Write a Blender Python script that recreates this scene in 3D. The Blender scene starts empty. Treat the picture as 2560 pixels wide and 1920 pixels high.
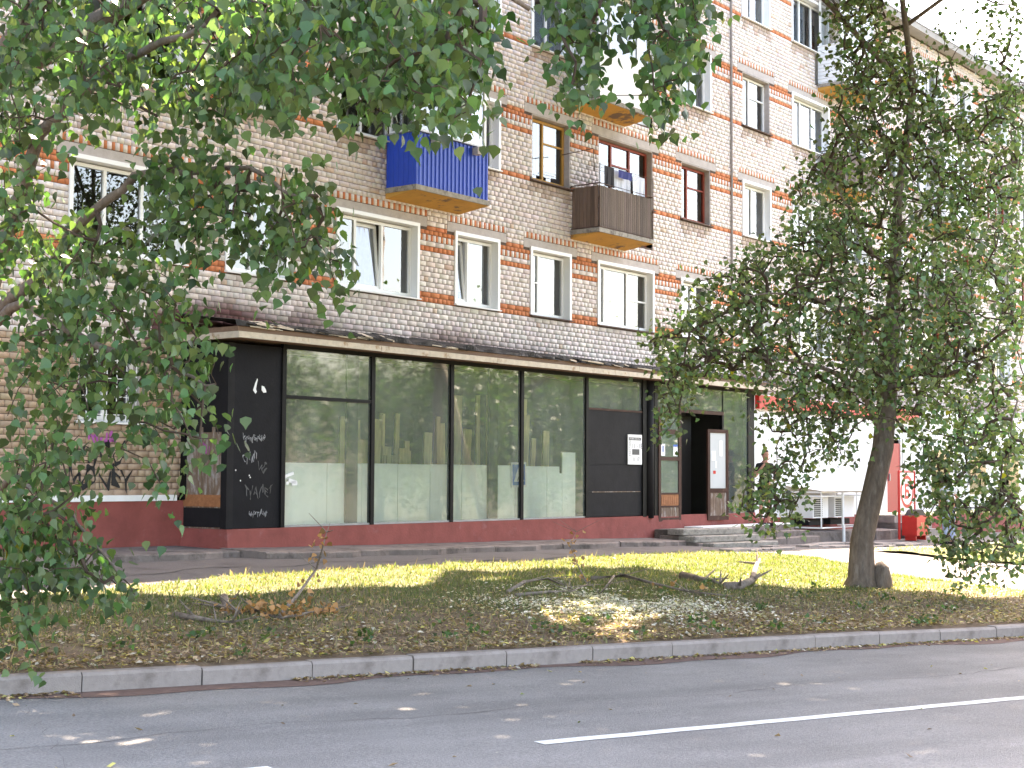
import bpy, math, random
import numpy as np
from mathutils import Vector, Matrix
random.seed(7); rng = np.random.default_rng(7)
SC = bpy.context.scene
COL = SC.collection
# ------------------------------------------------------------------ camera
EYE = 1.774; PITCH = 0.0604; ROLL = 0.0055; FPX = 3804.0
cam_d = bpy.data.cameras.new('camera'); cam = bpy.data.objects.new('camera', cam_d); COL.objects.link(cam)
cam_d.sensor_width = 36.0; cam_d.lens = 36.0 * FPX / 2560.0; cam_d.clip_end = 2000
cam.matrix_world = Matrix.Translation((0, 0, EYE)) @ Matrix.Rotation(math.pi/2 + PITCH, 4, 'X') @ Matrix.Rotation(ROLL, 4, 'Z')
SC.camera = cam
# ------------------------------------------------------------------ sky, sun, exposure
SUN_AZ = math.radians(21.4); SUN_EL = math.radians(52.0)
w = bpy.data.worlds.new('World'); SC.world = w; w.use_nodes = True
wn = w.node_tree; bg = wn.nodes['Background']
sky = wn.nodes.new('ShaderNodeTexSky'); sky.sky_type = 'NISHITA'; sky.sun_disc = False
sky.sun_elevation = SUN_EL; sky.sun_rotation = SUN_AZ; sky.air_density = 1.0; sky.dust_density = 2.5; sky.ozone_density = 1.0
wn.links.new(sky.outputs[0], bg.inputs[0]); bg.inputs[1].default_value = 0.15
sun_d = bpy.data.lights.new('sun', 'SUN'); sun_d.energy = 4.8; sun_d.angle = math.radians(0.53); sun_d.color = (1.0, 0.95, 0.87)
sun = bpy.data.objects.new('sun', sun_d); COL.objects.link(sun)
sdir = Vector((math.sin(SUN_AZ)*math.cos(SUN_EL), math.cos(SUN_AZ)*math.cos(SUN_EL), math.sin(SUN_EL)))
sun.rotation_euler = sdir.to_track_quat('Z', 'Y').to_euler()
SC.view_settings.view_transform = 'Standard'; SC.view_settings.look = 'None'
SC.view_settings.exposure = 3.2; SC.view_settings.gamma = 1.0
SC.view_settings.use_curve_mapping = False
try:
    SC.view_settings.use_white_balance = True
    SC.view_settings.white_balance_temperature = 7900
    SC.view_settings.white_balance_tint = 15
except Exception: pass
SC.cycles.max_bounces = 8; SC.cycles.transparent_max_bounces = 12; SC.cycles.sample_clamp_indirect = 6.0

# ------------------------------------------------------------------ coordinate frames
U = np.array([0.60989954, 0.79247874]); N = np.array([0.79247874, -0.60989954]); D0 = 18.5788
B0 = -N*D0                                             # facade origin; s runs along U, o outwards along N
KD = np.array([0.82786524, 0.56092704]); KN = np.array([-0.56092704, 0.82786524]); K0 = np.array([-3.35162, 12.01092])
def fw(s, o): return B0 + U*s + N*o
def tq2(t, q): return K0 + KD*t + KN*q
def so(x, y): p = np.array([x, y]); return p@U, p@N + D0
def tq(x, y): p = np.array([x, y]) - K0; return p@KD, p@KN
def zroad(t): return -0.017*(np.clip(t, -60, 60) - 4)
def hgt(x, y):
    x = np.asarray(x, float); y = np.asarray(y, float)
    t = (x-K0[0])*KD[0] + (y-K0[1])*KD[1]; q = np.maximum((x-K0[0])*KN[0] + (y-K0[1])*KN[1], 0)
    s = x*U[0] + y*U[1]; o = np.maximum(x*N[0] + y*N[1] + D0 - 2, 0)
    a = q/(q + o + 1e-6)
    zb = np.interp(s, [0, 15, 20, 25, 30, 36, 45, 60], [.62, .58, .5, .44, .33, .2, .12, 0.])
    return np.where(q > 0, (zroad(t) + .145)*(1-a) + zb*a, zroad(t))
def at(px, py, Y):                                      # the place at world depth Y that stands in a given direction
    a, b = px-1280.0, py-960.0; c, s = math.cos(-ROLL), math.sin(-ROLL)
    uu, ww = a*c - b*s, a*s + b*c
    c, s = math.cos(PITCH), math.sin(PITCH); zu = -ww/FPX
    r = np.array([uu/FPX, c - zu*s, s + zu*c])
    return r*(Y/r[1]) + np.array([0, 0, EYE])

# ------------------------------------------------------------------ mesh helpers
class MB:
    def __init__(s): s.v = []; s.f = []; s.c = []
    def add(s, vs, fs, col=None):
        n = len(s.v); s.v += [tuple(map(float, p)) for p in vs]; s.f += [tuple(n+i for i in f) for f in fs]
        s.c += [col or (1, 1, 1)]*len(vs); return s
    def box(s, x0, x1, y0, y1, z0, z1, col=None):
        vs = [(x0,y0,z0),(x1,y0,z0),(x1,y1,z0),(x0,y1,z0),(x0,y0,z1),(x1,y0,z1),(x1,y1,z1),(x0,y1,z1)]
        return s.add(vs, [(0,3,2,1),(4,5,6,7),(0,1,5,4),(1,2,6,5),(2,3,7,6),(3,0,4,7)], col)
    def fb(s, s0, s1, o0, o1, z0, z1, col=None):        # box in facade coordinates (o outwards)
        return s.box(s0, s1, -o1, -o0, z0, z1, col)
    def bev(s, x0, x1, y0, y1, z0, z1, b=.01, col=None): # box with chamfered vertical and top edges
        vs = []
        for (z, i) in ((z0, 0), (z1-b, 0), (z1, b)):
            for (x, y) in ((x0+i+b,y0+i),(x1-i-b,y0+i),(x1-i,y0+i+b),(x1-i,y1-i-b),(x1-i-b,y1-i),(x0+i+b,y1-i),(x0+i,y1-i-b),(x0+i,y0+i+b)): vs.append((x,y,z))
        fs = [tuple(range(7,-1,-1)), tuple(range(16,24))]
        for l in (0, 8):
            for i in range(8): fs.append((l+i, l+(i+1)%8, l+8+(i+1)%8, l+8+i))
        return s.add(vs, fs, col)
    def tube(s, pts, rad, n=6, col=None, cap=True):
        pts = [Vector(p) for p in pts]; m = len(pts)
        if not hasattr(rad, '__len__'): rad = [rad]*m
        base = len(s.v); vs = []; fs = []; up = None
        for i, p in enumerate(pts):
            d = (pts[min(i+1, m-1)] - pts[max(i-1, 0)])
            if d.length < 1e-9: d = Vector((0,0,1))
            d.normalize()
            if up is None: up = Vector((1,0,0)) if abs(d.x) < .9 else Vector((0,1,0))
            a = d.cross(up)
            if a.length < 1e-6: a = d.cross(Vector((0,1,0)))
            a.normalize(); b = d.cross(a); up = b.cross(d)*-1 if False else up
            for k in range(n):
                t = 2*math.pi*k/n; vs.append(p + (a*math.cos(t) + b*math.sin(t))*rad[i])
        for i in range(m-1):
            for k in range(n): fs.append((i*n+k, i*n+(k+1)%n, (i+1)*n+(k+1)%n, (i+1)*n+k))
        if cap: fs += [tuple(range(n-1,-1,-1)), tuple(range((m-1)*n, m*n))]
        return s.add(vs, fs, col)
    def poly(s, pts, y0, y1, col=None):                 # prism: outline (x,z), thickness along y
        n = len(pts); vs = [(x, y0, z) for x, z in pts] + [(x, y1, z) for x, z in pts]
        fs = [tuple(range(n)), tuple(range(2*n-1, n-1, -1))] + [(i, n+i, n+(i+1)%n, (i+1)%n) for i in range(n)]
        return s.add(vs, fs, col)
    def build(s, name, m, parent=None, smooth=False):
        me = bpy.data.meshes.new(name); me.from_pydata(s.v, [], s.f); me.materials.append(m)
        at_ = me.color_attributes.new('Col', 'FLOAT_COLOR', 'POINT')
        at_.data.foreach_set('color', np.array([(*c, 1.0) for c in s.c], np.float32).ravel())
        if smooth: me.polygons.foreach_set('use_smooth', [True]*len(me.polygons))
        me.update(); o = bpy.data.objects.new(name, me); COL.objects.link(o); o.parent = parent; return o
def npmesh(name, V, F, cols, m, parent=None, smooth=False):
    me = bpy.data.meshes.new(name); V = np.asarray(V, np.float32); F = np.asarray(F, np.int32); k = F.shape[1]
    me.vertices.add(len(V)); me.vertices.foreach_set('co', V.ravel())
    me.loops.add(F.size); me.loops.foreach_set('vertex_index', F.ravel())
    me.polygons.add(len(F)); me.polygons.foreach_set('loop_start', np.arange(0, F.size, k, dtype=np.int32))
    me.update(calc_edges=True)
    if cols is not None:
        a = me.color_attributes.new('Col', 'FLOAT_COLOR', 'POINT'); c = np.ones((len(V), 4), np.float32); c[:, :3] = cols
        a.data.foreach_set('color', c.ravel())
    if smooth: me.polygons.foreach_set('use_smooth', np.ones(len(F), bool))
    me.materials.append(m); o = bpy.data.objects.new(name, me); COL.objects.link(o); o.parent = parent; return o
def tag(o, label=None, cat=None, group=None, kind=None):
    if label: o['label'] = label
    if cat: o['category'] = cat
    if group: o['group'] = group
    if kind: o['kind'] = kind
    return o
def empty(name, loc=(0,0,0), rz=0, label=None, cat=None, group=None, kind=None, parent=None):
    o = bpy.data.objects.new(name, None); o.location = loc; o.rotation_euler = (0, 0, rz); o.empty_display_size = .2
    COL.objects.link(o); o.parent = parent; return tag(o, label, cat, group, kind)
FAC_RZ = math.atan2(U[1], U[0])
def fac_empty(name, **k): return empty(name, (B0[0], B0[1], 0), FAC_RZ, **k)

# ------------------------------------------------------------------ materials
def mat(name, col=(.5,.5,.5), rough=.8, var=.15, scale=4.0, bump=.0, bscale=40.0, attr=False, metal=0.0, spec=.4, col2=None, c2scale=1.5, c2lo=.5, c2hi=.65, stretch=None, lane=None):
    m = bpy.data.materials.new(name); m.use_nodes = True; nt = m.node_tree; L = nt.links; n = nt.nodes
    p = n['Principled BSDF']; p.inputs['Roughness'].default_value = rough; p.inputs['Metallic'].default_value = metal
    p.inputs['Specular IOR Level'].default_value = spec
    tc = n.new('ShaderNodeTexCoord'); vec = tc.outputs['Object']
    if stretch:
        mp = n.new('ShaderNodeMapping'); mp.inputs['Scale'].default_value = stretch; L.new(vec, mp.inputs[0]); vec = mp.outputs[0]
    nz = n.new('ShaderNodeTexNoise'); nz.inputs['Scale'].default_value = scale; nz.inputs['Detail'].default_value = 8; nz.inputs['Roughness'].default_value = .65
    L.new(vec, nz.inputs['Vector'])
    mr = n.new('ShaderNodeMapRange'); mr.inputs[1].default_value = .25; mr.inputs[2].default_value = .75; mr.inputs[3].default_value = 1-var; mr.inputs[4].default_value = 1+var
    L.new(nz.outputs['Fac'], mr.inputs[0])
    base = n.new('ShaderNodeRGB'); base.outputs[0].default_value = (*col, 1); bc = base.outputs[0]
    if attr:
        a = n.new('ShaderNodeAttribute'); a.attribute_name = 'Col'; mx = n.new('ShaderNodeMix'); mx.data_type = 'RGBA'; mx.blend_type = 'MULTIPLY'; mx.inputs[0].default_value = 1
        L.new(bc, mx.inputs[6]); L.new(a.outputs['Color'], mx.inputs[7]); bc = mx.outputs[2]
    if col2:
        nz2 = n.new('ShaderNodeTexNoise'); nz2.inputs['Scale'].default_value = c2scale; nz2.inputs['Detail'].default_value = 10; nz2.inputs['Roughness'].default_value = .7
        L.new(vec, nz2.inputs['Vector']); r2 = n.new('ShaderNodeMapRange'); r2.inputs[1].default_value = c2lo; r2.inputs[2].default_value = c2hi; L.new(nz2.outputs['Fac'], r2.inputs[0])
        mx = n.new('ShaderNodeMix'); mx.data_type = 'RGBA'; L.new(r2.outputs[0], mx.inputs[0]); L.new(bc, mx.inputs[6]); mx.inputs[7].default_value = (*col2, 1); bc = mx.outputs[2]
    if lane:
        mp2 = n.new('ShaderNodeMapping'); mp2.vector_type = 'TEXTURE'; mp2.inputs['Rotation'].default_value = (0, 0, lane); mp2.inputs['Scale'].default_value = (14, .8, 1); nl = n.new('ShaderNodeTexNoise'); nl.inputs['Scale'].default_value = 1.0; nl.inputs['Detail'].default_value = 5
        L.new(tc.outputs['Object'], mp2.inputs[0]); L.new(mp2.outputs[0], nl.inputs['Vector']); rl = n.new('ShaderNodeMapRange'); rl.inputs[1].default_value = .3; rl.inputs[2].default_value = .7; rl.inputs[3].default_value = .80; rl.inputs[4].default_value = 1.16; L.new(nl.outputs['Fac'], rl.inputs[0])
        ml = n.new('ShaderNodeMix'); ml.data_type = 'RGBA'; ml.blend_type = 'MULTIPLY'; ml.inputs[0].default_value = 1; L.new(bc, ml.inputs[6]); L.new(rl.outputs[0], ml.inputs[7]); bc = ml.outputs[2]
    mu = n.new('ShaderNodeMix'); mu.data_type = 'RGBA'; mu.blend_type = 'MULTIPLY'; mu.inputs[0].default_value = 1
    L.new(bc, mu.inputs[6]); L.new(mr.outputs[0], mu.inputs[7]); L.new(mu.outputs[2], p.inputs['Base Color'])
    if bump:
        b = n.new('ShaderNodeBump'); b.inputs['Strength'].default_value = bump; b.inputs['Distance'].default_value = .01
        nb = n.new('ShaderNodeTexNoise'); nb.inputs['Scale'].default_value = bscale; nb.inputs['Detail'].default_value = 6; L.new(vec, nb.inputs['Vector'])
        L.new(nb.outputs['Fac'], b.inputs['Height']); L.new(b.outputs[0], p.inputs['Normal'])
    return m
def glass(name, ior=1.7, tint=(.8,.86,.83), rough=.01, wav=.0, dust=0.):
    m = bpy.data.materials.new(name); m.use_nodes = True; nt = m.node_tree; n = nt.nodes; L = nt.links
    n.remove(n['Principled BSDF']); out = n['Material Output']
    tr = n.new('ShaderNodeBsdfTransparent'); tr.inputs[0].default_value = (*tint, 1)
    gl = n.new('ShaderNodeBsdfGlossy'); gl.inputs['Roughness'].default_value = rough; gl.inputs[0].default_value = (.95, .97, .97, 1)
    fr = n.new('ShaderNodeFresnel'); fr.inputs[0].default_value = ior
    mx = n.new('ShaderNodeMixShader'); L.new(fr.outputs[0], mx.inputs[0]); L.new(tr.outputs[0], mx.inputs[1]); L.new(gl.outputs[0], mx.inputs[2]); L.new(mx.outputs[0], out.inputs[0])
    if dust:
        df = n.new('ShaderNodeBsdfDiffuse'); df.inputs[0].default_value = (.60, .69, .63, 1); tcd = n.new('ShaderNodeTexCoord'); mpd = n.new('ShaderNodeMapping'); mpd.inputs['Scale'].default_value = (2.2, 2.2, .5); nd = n.new('ShaderNodeTexNoise'); nd.inputs['Scale'].default_value = 1.6; nd.inputs['Detail'].default_value = 7
        L.new(tcd.outputs['Object'], mpd.inputs[0]); L.new(mpd.outputs[0], nd.inputs['Vector']); rd = n.new('ShaderNodeMapRange'); rd.inputs[1].default_value = .3; rd.inputs[2].default_value = .7; rd.inputs[3].default_value = dust*.65; rd.inputs[4].default_value = dust*1.4; L.new(nd.outputs['Fac'], rd.inputs[0])
        m2 = n.new('ShaderNodeMixShader'); L.new(rd.outputs[0], m2.inputs[0]); L.new(mx.outputs[0], m2.inputs[1]); L.new(df.outputs[0], m2.inputs[2]); L.new(m2.outputs[0], out.inputs[0])
    if wav:
        tc = n.new('ShaderNodeTexCoord'); nz = n.new('ShaderNodeTexNoise'); nz.inputs['Scale'].default_value = 1.1; nz.inputs['Detail'].default_value = 2
        b = n.new('ShaderNodeBump'); b.inputs['Strength'].default_value = wav; b.inputs['Distance'].default_value = .02
        L.new(tc.outputs['Object'], nz.inputs['Vector']); L.new(nz.outputs['Fac'], b.inputs['Height']); L.new(b.outputs[0], gl.inputs['Normal'])
    return m
def leafmat(name, transl=.38, rough=.40):
    m = bpy.data.materials.new(name); m.use_nodes = True; nt = m.node_tree; n = nt.nodes; L = nt.links
    p = n['Principled BSDF']; out = n['Material Output']; p.inputs['Roughness'].default_value = rough; p.inputs['Specular IOR Level'].default_value = .45
    a = n.new('ShaderNodeAttribute'); a.attribute_name = 'Col'; L.new(a.outputs['Color'], p.inputs['Base Color'])
    t = n.new('ShaderNodeBsdfTranslucent'); mx = n.new('ShaderNodeMix'); mx.data_type = 'RGBA'; mx.blend_type = 'MULTIPLY'; mx.inputs[0].default_value = 1
    L.new(a.outputs['Color'], mx.inputs[6]); mx.inputs[7].default_value = (1.7, 1.9, .75, 1); L.new(mx.outputs[2], t.inputs[0])
    ms = n.new('ShaderNodeMixShader'); ms.inputs[0].default_value = transl; L.new(p.outputs[0], ms.inputs[1]); L.new(t.outputs[0], ms.inputs[2]); L.new(ms.outputs[0], out.inputs[0])
    return m
M = dict(
    brick=mat('brick_face', (1,1,1), .9, .14, 22, .35, 90, attr=True, spec=.2),
    mortar=mat('mortar', (.115,.085,.07), .95, .3, 6, .4, 60, spec=.1),
    concrete=mat('concrete', (.28,.245,.225), .92, .25, 5, .5, 45, col2=(.2,.18,.16), c2scale=2.2, c2lo=.52, c2hi=.7, spec=.2),
    apron=mat('apron_concrete', (.20,.165,.15), .95, .3, 4, .7, 40, col2=(.10,.085,.075), c2scale=2.6, c2lo=.5, c2hi=.64, spec=.15),
    lintel=mat('lintel_concrete', (.42,.375,.35), .92, .18, 6, .4, 60, spec=.2),
    maroon=mat('maroon_plaster', (.265,.072,.060), .85, .26, 2.5, .45, 30, col2=(.31,.13,.125), c2scale=3.0, c2lo=.58, c2hi=.75, spec=.3),
    plastic=mat('white_plastic', (.80,.80,.80), .35, .03, 3),
    whitepaint=mat('white_paint', (.78,.77,.75), .6, .08, 5, .15, 60),
    oldwhite=mat('peeling_white_paint', (.50,.43,.34), .8, .2, 9, .5, 60, col2=(.30,.19,.11), c2scale=5, c2lo=.56, c2hi=.68),
    brownwood=mat('brown_soffit_wood', (.19,.115,.075), .8, .3, 3, .4, 50, stretch=(.4,6,6)),
    felt=mat('roofing_felt', (.03,.028,.027), .9, .5, 8, .6, 40, col2=(.16,.15,.14), c2scale=9, c2lo=.58, c2hi=.66),
    blackmetal=mat('black_frame_paint', (.007,.0065,.0065), .55, .4, 6, .2, 40, spec=.15),
    blackboard=mat('black_painted_board', (.0085,.0085,.011), .6, .35, 3, .25, 30, col2=(.028,.026,.026), c2scale=4, c2lo=.6, c2hi=.8, spec=.12),
    greyboard=mat('charcoal_painted_board', (.016,.0155,.017), .65, .3, 3, .25, 30, col2=(.03,.027,.025), c2scale=5, c2lo=.6, c2hi=.8, spec=.12),
    oldwood=mat('weathered_board', (.20,.135,.095), .85, .35, 4, .5, 40, col2=(.30,.27,.25), c2scale=4, c2lo=.5, c2hi=.62, stretch=(3,3,.8)),
    orangewood=mat('bare_orange_wood', (.34,.14,.06), .8, .35, 5, .4, 50, stretch=(1,4,4)),
    doorwood=mat('worn_brown_door', (.06,.028,.02), .65, .35, 5, .3, 40, col2=(.17,.10,.07), c2scale=4, c2lo=.6, c2hi=.74, spec=.2),
    ochrewood=mat('ochre_window_wood', (.47,.25,.06), .7, .25, 6, .3, 50, col2=(.30,.12,.05), c2scale=6, c2lo=.55, c2hi=.7, stretch=(4,4,.8)),
    redwood=mat('red_brown_window_wood', (.25,.045,.025), .65, .25, 6, .3, 50),
    blue=mat('blue_corrugated_steel', (.018,.075,.50), .42, .06, 2),
    greywood=mat('weathered_balcony_slat', (.115,.085,.07), .85, .35, 5, .5, 50, attr=True, stretch=(6,6,.5)),
    siding=mat('white_vinyl_siding', (.78,.78,.79), .5, .04, 3),
    slab=mat('balcony_slab_edge', (.30,.275,.24), .92, .35, 8, .6, 50, col2=(.12,.10,.09), c2scale=7, c2lo=.52, c2hi=.66),
    ochre=mat('ochre_soffit_paint', (.52,.27,.06), .85, .15, 3, .2, 30, col2=(.16,.10,.07), c2scale=1.6, c2lo=.54, c2hi=.60),
    asphalt=mat('asphalt', (.235,.222,.210), .92, .42, 60, 1.0, 110, col2=(.195,.183,.173), c2scale=.55, c2lo=.42, c2hi=.62, spec=.15, lane=math.atan2(.56092704, .82786524)),
    pave=mat('old_pavement_asphalt', (.135,.120,.115), .9, .2, 30, .5, 90, col2=(.10,.085,.08), c2scale=1.3, c2lo=.5, c2hi=.66, spec=.25),
    kerb=mat('kerb_concrete', (.275,.238,.215), .9, .14, 14, .4, 90, col2=(.16,.13,.115), c2scale=3, c2lo=.52, c2hi=.75, spec=.25),
    roadpaint=mat('road_paint', (.62,.62,.60), .8, .18, 40, .4, 120, col2=(.3,.3,.3), c2scale=22, c2lo=.60, c2hi=.68),
    dust=mat('gutter_dust', (.15,.10,.085), .95, .3, 12, .4, 60, spec=.1),
    soil=mat('lawn_soil', (.14,.105,.076), .95, .4, 9, .8, 50, attr=True, spec=.1),
    earth=mat('far_ground', (.09,.085,.05), .95, .3, .6, .0, 10, spec=.1),
    grass=leafmat('grass_blade', .35, .6), leaf=leafmat('poplar_leaf'), litter=leafmat('dry_leaf', .2, .7),
    bark=mat('bark', (.15,.118,.098), .92, .4, 6, 1.0, 24, col2=(.20,.17,.15), c2scale=5, c2lo=.5, c2hi=.65, stretch=(3,3,.7), spec=.15),
    twig=mat('twig', (.07,.05,.038), .9, .3, 9, .3, 60, spec=.15), deadwood=mat('dead_branch', (.21,.17,.14), .9, .4, 9, .6, 50, col2=(.09,.07,.06), c2scale=8),
    shopglass=glass('shop_glass', 1.95, (.97,.985,.975), .03, .10, .13), winglass=glass('window_glass', 2.3, (.78,.81,.82), .01, .06), roomdark=mat('dark_room', (.05,.048,.045), .9, .2, 2),
    mint=mat('pale_mint_board', (.86,.94,.91), .8, .06, 2, .15, 30), plank=mat('light_plank', (.62,.54,.25), .8, .3, 5, .3, 40, stretch=(4,4,.6)),
    curtain=mat('curtain', (.62,.62,.66), .9, .12, 8), darkcloth=mat('dark_curtain', (.10,.07,.085), .9, .25, 8), concretefloor=mat('shop_floor', (.17,.16,.15), .85, .2, 2),
    signwhite=mat('sign_white', (.8,.8,.8), .4, .02, 3), signblue=mat('sign_blue', (.03,.13,.50), .4, .04, 3), black=mat('black_print', (.015,.015,.015), .6, .1, 5), greyprint=mat('grey_print', (.09,.09,.09), .6, .1, 5),
    red=mat('red_paint', (.55,.028,.022), .45, .1, 4), reddoor=mat('crimson_door', (.36,.018,.025), .45, .08, 3), steel=mat('grey_metal', (.32,.32,.33), .5, .15, 8, metal=.6),
    pole=mat('wood_pole', (.24,.20,.16), .9, .3, 4, .5, 30, stretch=(4,4,.5)), white_graf=mat('white_marker', (.30,.30,.31), .8, .2, 40), pink_graf=mat('pink_spray', (.42,.10,.33), .8, .2, 10),
    skin=mat('skin', (.50,.25,.18), .55, .08, 6), blackshirt=mat('black_tshirt', (.012,.012,.013), .9, .2, 20), shorts=mat('dark_shorts', (.02,.02,.025), .9, .2, 20), hair=mat('dark_hair', (.02,.014,.01), .7, .2, 30),
    paleblue=mat('pale_blue_denim', (.30,.37,.55), .9, .12, 12), palegrey=mat('pale_shirt', (.55,.58,.66), .9, .1, 12), pink=mat('pink_bag', (.55,.12,.14), .7, .1, 8),
    tar=mat('crack_dirt', (.10,.09,.085), .95, .3, 20),
    roof=mat('roof_slab', (.30,.28,.26), .9, .2, 3), teal=mat('teal_cloth', (.05,.42,.40), .8, .1, 8), navy=mat('navy_cloth', (.03,.04,.17), .9, .1, 8), rust=mat('rust_metal', (.10,.06,.045), .8, .4, 12),
)

# ================================================================== THE SETTING
def sheet(name, fn, A, Bv, m, off=0.0, colfn=None, keep=None):
    a, b = np.meshgrid(A, Bv, indexing='ij'); x, y = fn(a, b); z = hgt(x, y) + (off(x, y) if callable(off) else off)
    V = np.stack([x, y, z], -1).reshape(-1, 3); nb = len(Bv)
    i, j = np.meshgrid(np.arange(len(A)-1), np.arange(nb-1), indexing='ij'); k = (i*nb+j).ravel()
    F = np.stack([k, k+nb, k+nb+1, k+1], -1)
    if keep is not None:
        cx = V[F].mean(1); F = F[keep(cx[:, 0], cx[:, 1])]
    cols = colfn(V) if colfn else None
    # faces up
    a0, a1, a2 = V[F[0]][:3]
    if np.cross(a1-a0, a2-a0)[2] < 0: F = F[:, ::-1]
    return npmesh(name, V, F, cols, m, smooth=True)
def tqf(t, q): return K0[0]+KD[0]*t+KN[0]*q, K0[1]+KD[1]*t+KN[1]*q
def sof(s, o): return B0[0]+U[0]*s+N[0]*o, B0[1]+U[1]*s+N[1]*o
def flat(name, pts, z, m):
    return MB().add([(x, y, z) for x, y in pts], [tuple(range(len(pts)))]).build(name, m)
g = flat('ground', [(-700,-700),(700,-700),(700,700),(-700,700)], -1.4, M['earth']); tag(g, kind='structure')
road = npmesh('road', *(lambda T: (np.array([[*tqf(t, q), zroad(t)] for t in T for q in (-7.3, 0.02)]), np.array([[2*i, 2*i+2, 2*i+3, 2*i+1] for i in range(len(T)-1)])[:, ::-1]))(np.linspace(-60, 90, 151)), None, M['asphalt']); tag(road, kind='structure')
def ver_z(t): return zroad(t) + .13
vg = npmesh('verge', *(lambda T: (np.array([[*tqf(t, q), ver_z(t)] for t in T for q in (-70, -7.45)]), np.array([[2*i, 2*i+2, 2*i+3, 2*i+1] for i in range(len(T)-1)])[:, ::-1]))(np.linspace(-60, 90, 51)), None, M['earth']); tag(vg, kind='structure')
pv = sheet('pavement', lambda t, f: tqf(t, f), np.linspace(-22, 75, 195), np.linspace(.16, 30, 90), M['pave'], -.03, keep=lambda x, y: (x*N[0]+y*N[1]+D0) > -.2); tag(pv, kind='structure')
# lawn
def lawn_noise(x, y): return (.018*np.sin(2.1*x+.7*y)*np.cos(1.3*y-.4*x) + .012*np.sin(5.3*x+1)*np.sin(4.7*y))*np.clip(((x-K0[0])*KN[0]+(y-K0[1])*KN[1]-.1)/.8, 0, 1)
EDGE_O = 4.0
def in_lawn(x, y):
    o = x*N[0]+y*N[1]+D0; t = (x-K0[0])*KD[0]+(y-K0[1])*KD[1]; q = (x-K0[0])*KN[0]+(y-K0[1])*KN[1]; s = x*U[0]+y*U[1]
    w_ = .08*np.sin(1.7*s)+.05*np.sin(4.1*s+1)
    left = (o > EDGE_O + w_ + np.maximum(0, 12.5-s)*.22)
    tlim = 15.3 + .10*np.sin(2.2*q) + np.clip((q-5.5)*.5, 0, 1.7) - np.clip((q-8.4), 0, 9)**2*.9
    a = left & (t < tlim) & (q > .11)
    b = (t > 20.9+.2*np.sin(2*q)) & (o > 4.6 + .1*np.sin(1.3*s)) & (q > .14)
    return a | b
def fbm(x, y, sc, seed=0):
    r = 0; a = 1.0; tot = 0
    for k in range(4):
        th = 1.1*k+seed; r = r + a*np.sin(sc*(x*math.cos(th)+y*math.sin(th))+seed*2.3+1.7*np.sin(sc*.7*(y*math.cos(th)-x*math.sin(th))+k)); tot += a; sc *= 1.9; a *= .6
    return r/tot
def green_amt(x, y):                                     # how grassy the lawn is: mown hay and litter near the kerb, greener further in
    q = (x-K0[0])*KN[0]+(y-K0[1])*KN[1]; t = (x-K0[0])*KD[0]+(y-K0[1])*KD[1]
    return np.clip((q-.9)/3.4 + .35*fbm(x, y, 1.1, 3) + .12*fbm(x, y, 3.5, 5), 0, 1)
def soilcol(V):
    g_ = green_amt(V[:, 0], V[:, 1])[:, None]; return (1-g_)*np.array([1.2, 1.15, 1.1]) + g_*np.array([.75, .95, .7])
lawn = sheet('lawn', lambda t, q: tqf(t, q), np.linspace(-14, 60, 593), np.concatenate([[.115, .17, .23, .30], np.linspace(.36, 15.5, 122)]), M['soil'], lambda x, y: -.014+.030*np.clip(((x-K0[0])*KN[0]+(y-K0[1])*KN[1]-.115)/.22, 0, 1)+lawn_noise(x, y), soilcol, in_lawn); tag(lawn, kind='structure')
# grass blades and hay (uncountable)
def blades(n, tr, qr):
    t = rng.uniform(*tr, n); q = rng.uniform(*qr, n); x, y = tqf(t, q); k = in_lawn(x, y); x, y = x[k], y[k]
    gr = green_amt(x, y); k = rng.uniform(0, 1, len(x)) < (.42+.58*gr); x, y, gr = x[k], y[k], gr[k]
    n = len(x); z = hgt(x, y)+.008+lawn_noise(x, y); oo_ = x*N[0]+y*N[1]+D0; dry = rng.uniform(0, 1, n) > (.12+.66*gr-.25*np.clip((6.0-oo_)/1.5, 0, 1))  # straw share raised by the pavement so the sunlit strip reads paler
    L = np.where(dry, rng.uniform(.03, .10, n), rng.uniform(.03, .075, n))*(1+.7*(rng.uniform(0,1,n) > .93)); wd = rng.uniform(.004, .008, n)
    th = rng.uniform(0, 2*np.pi, n); lean = np.where(dry & (rng.uniform(0,1,n) > .3), rng.uniform(1.0, 1.5, n), rng.uniform(.1, .9, n)); ph = rng.uniform(0, 2*np.pi, n)
    dx, dy = np.cos(ph)*np.sin(lean), np.sin(ph)*np.sin(lean); dz = np.cos(lean)
    p = np.stack([x, y, z], -1); wv = np.stack([np.cos(th)*wd, np.sin(th)*wd, 0*wd], -1); d = np.stack([dx, dy, dz], -1)*L[:, None]
    mid = p+d*.55; tip = p+d; tip[:, 2] -= L*.15*np.sin(lean); tip[:, 2] = np.maximum(tip[:, 2], z+.006)
    V = np.stack([p-wv, p+wv, mid+wv*.8, tip, mid-wv*.8], 1).reshape(-1, 3); b = np.arange(n)*5
    F = np.concatenate([np.stack([b, b+1, b+2, b+4], -1), np.stack([b+4, b+2, b+3, b+3], -1)[:, :4]])
    c1 = np.array([.095, .118, .045]); c2 = np.array([.26, .215, .135]); mixv = rng.uniform(.65, 1.35, n)[:, None]
    c = np.where(dry[:, None], c2, c1)*mixv; c[:, 0] *= rng.uniform(.85, 1.2, n); C = np.repeat(c, 5, 0)
    F = np.concatenate([np.stack([b, b+1, b+2], -1), np.stack([b, b+2, b+4], -1), np.stack([b+4, b+2, b+3], -1)])
    return V, F, C
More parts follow.
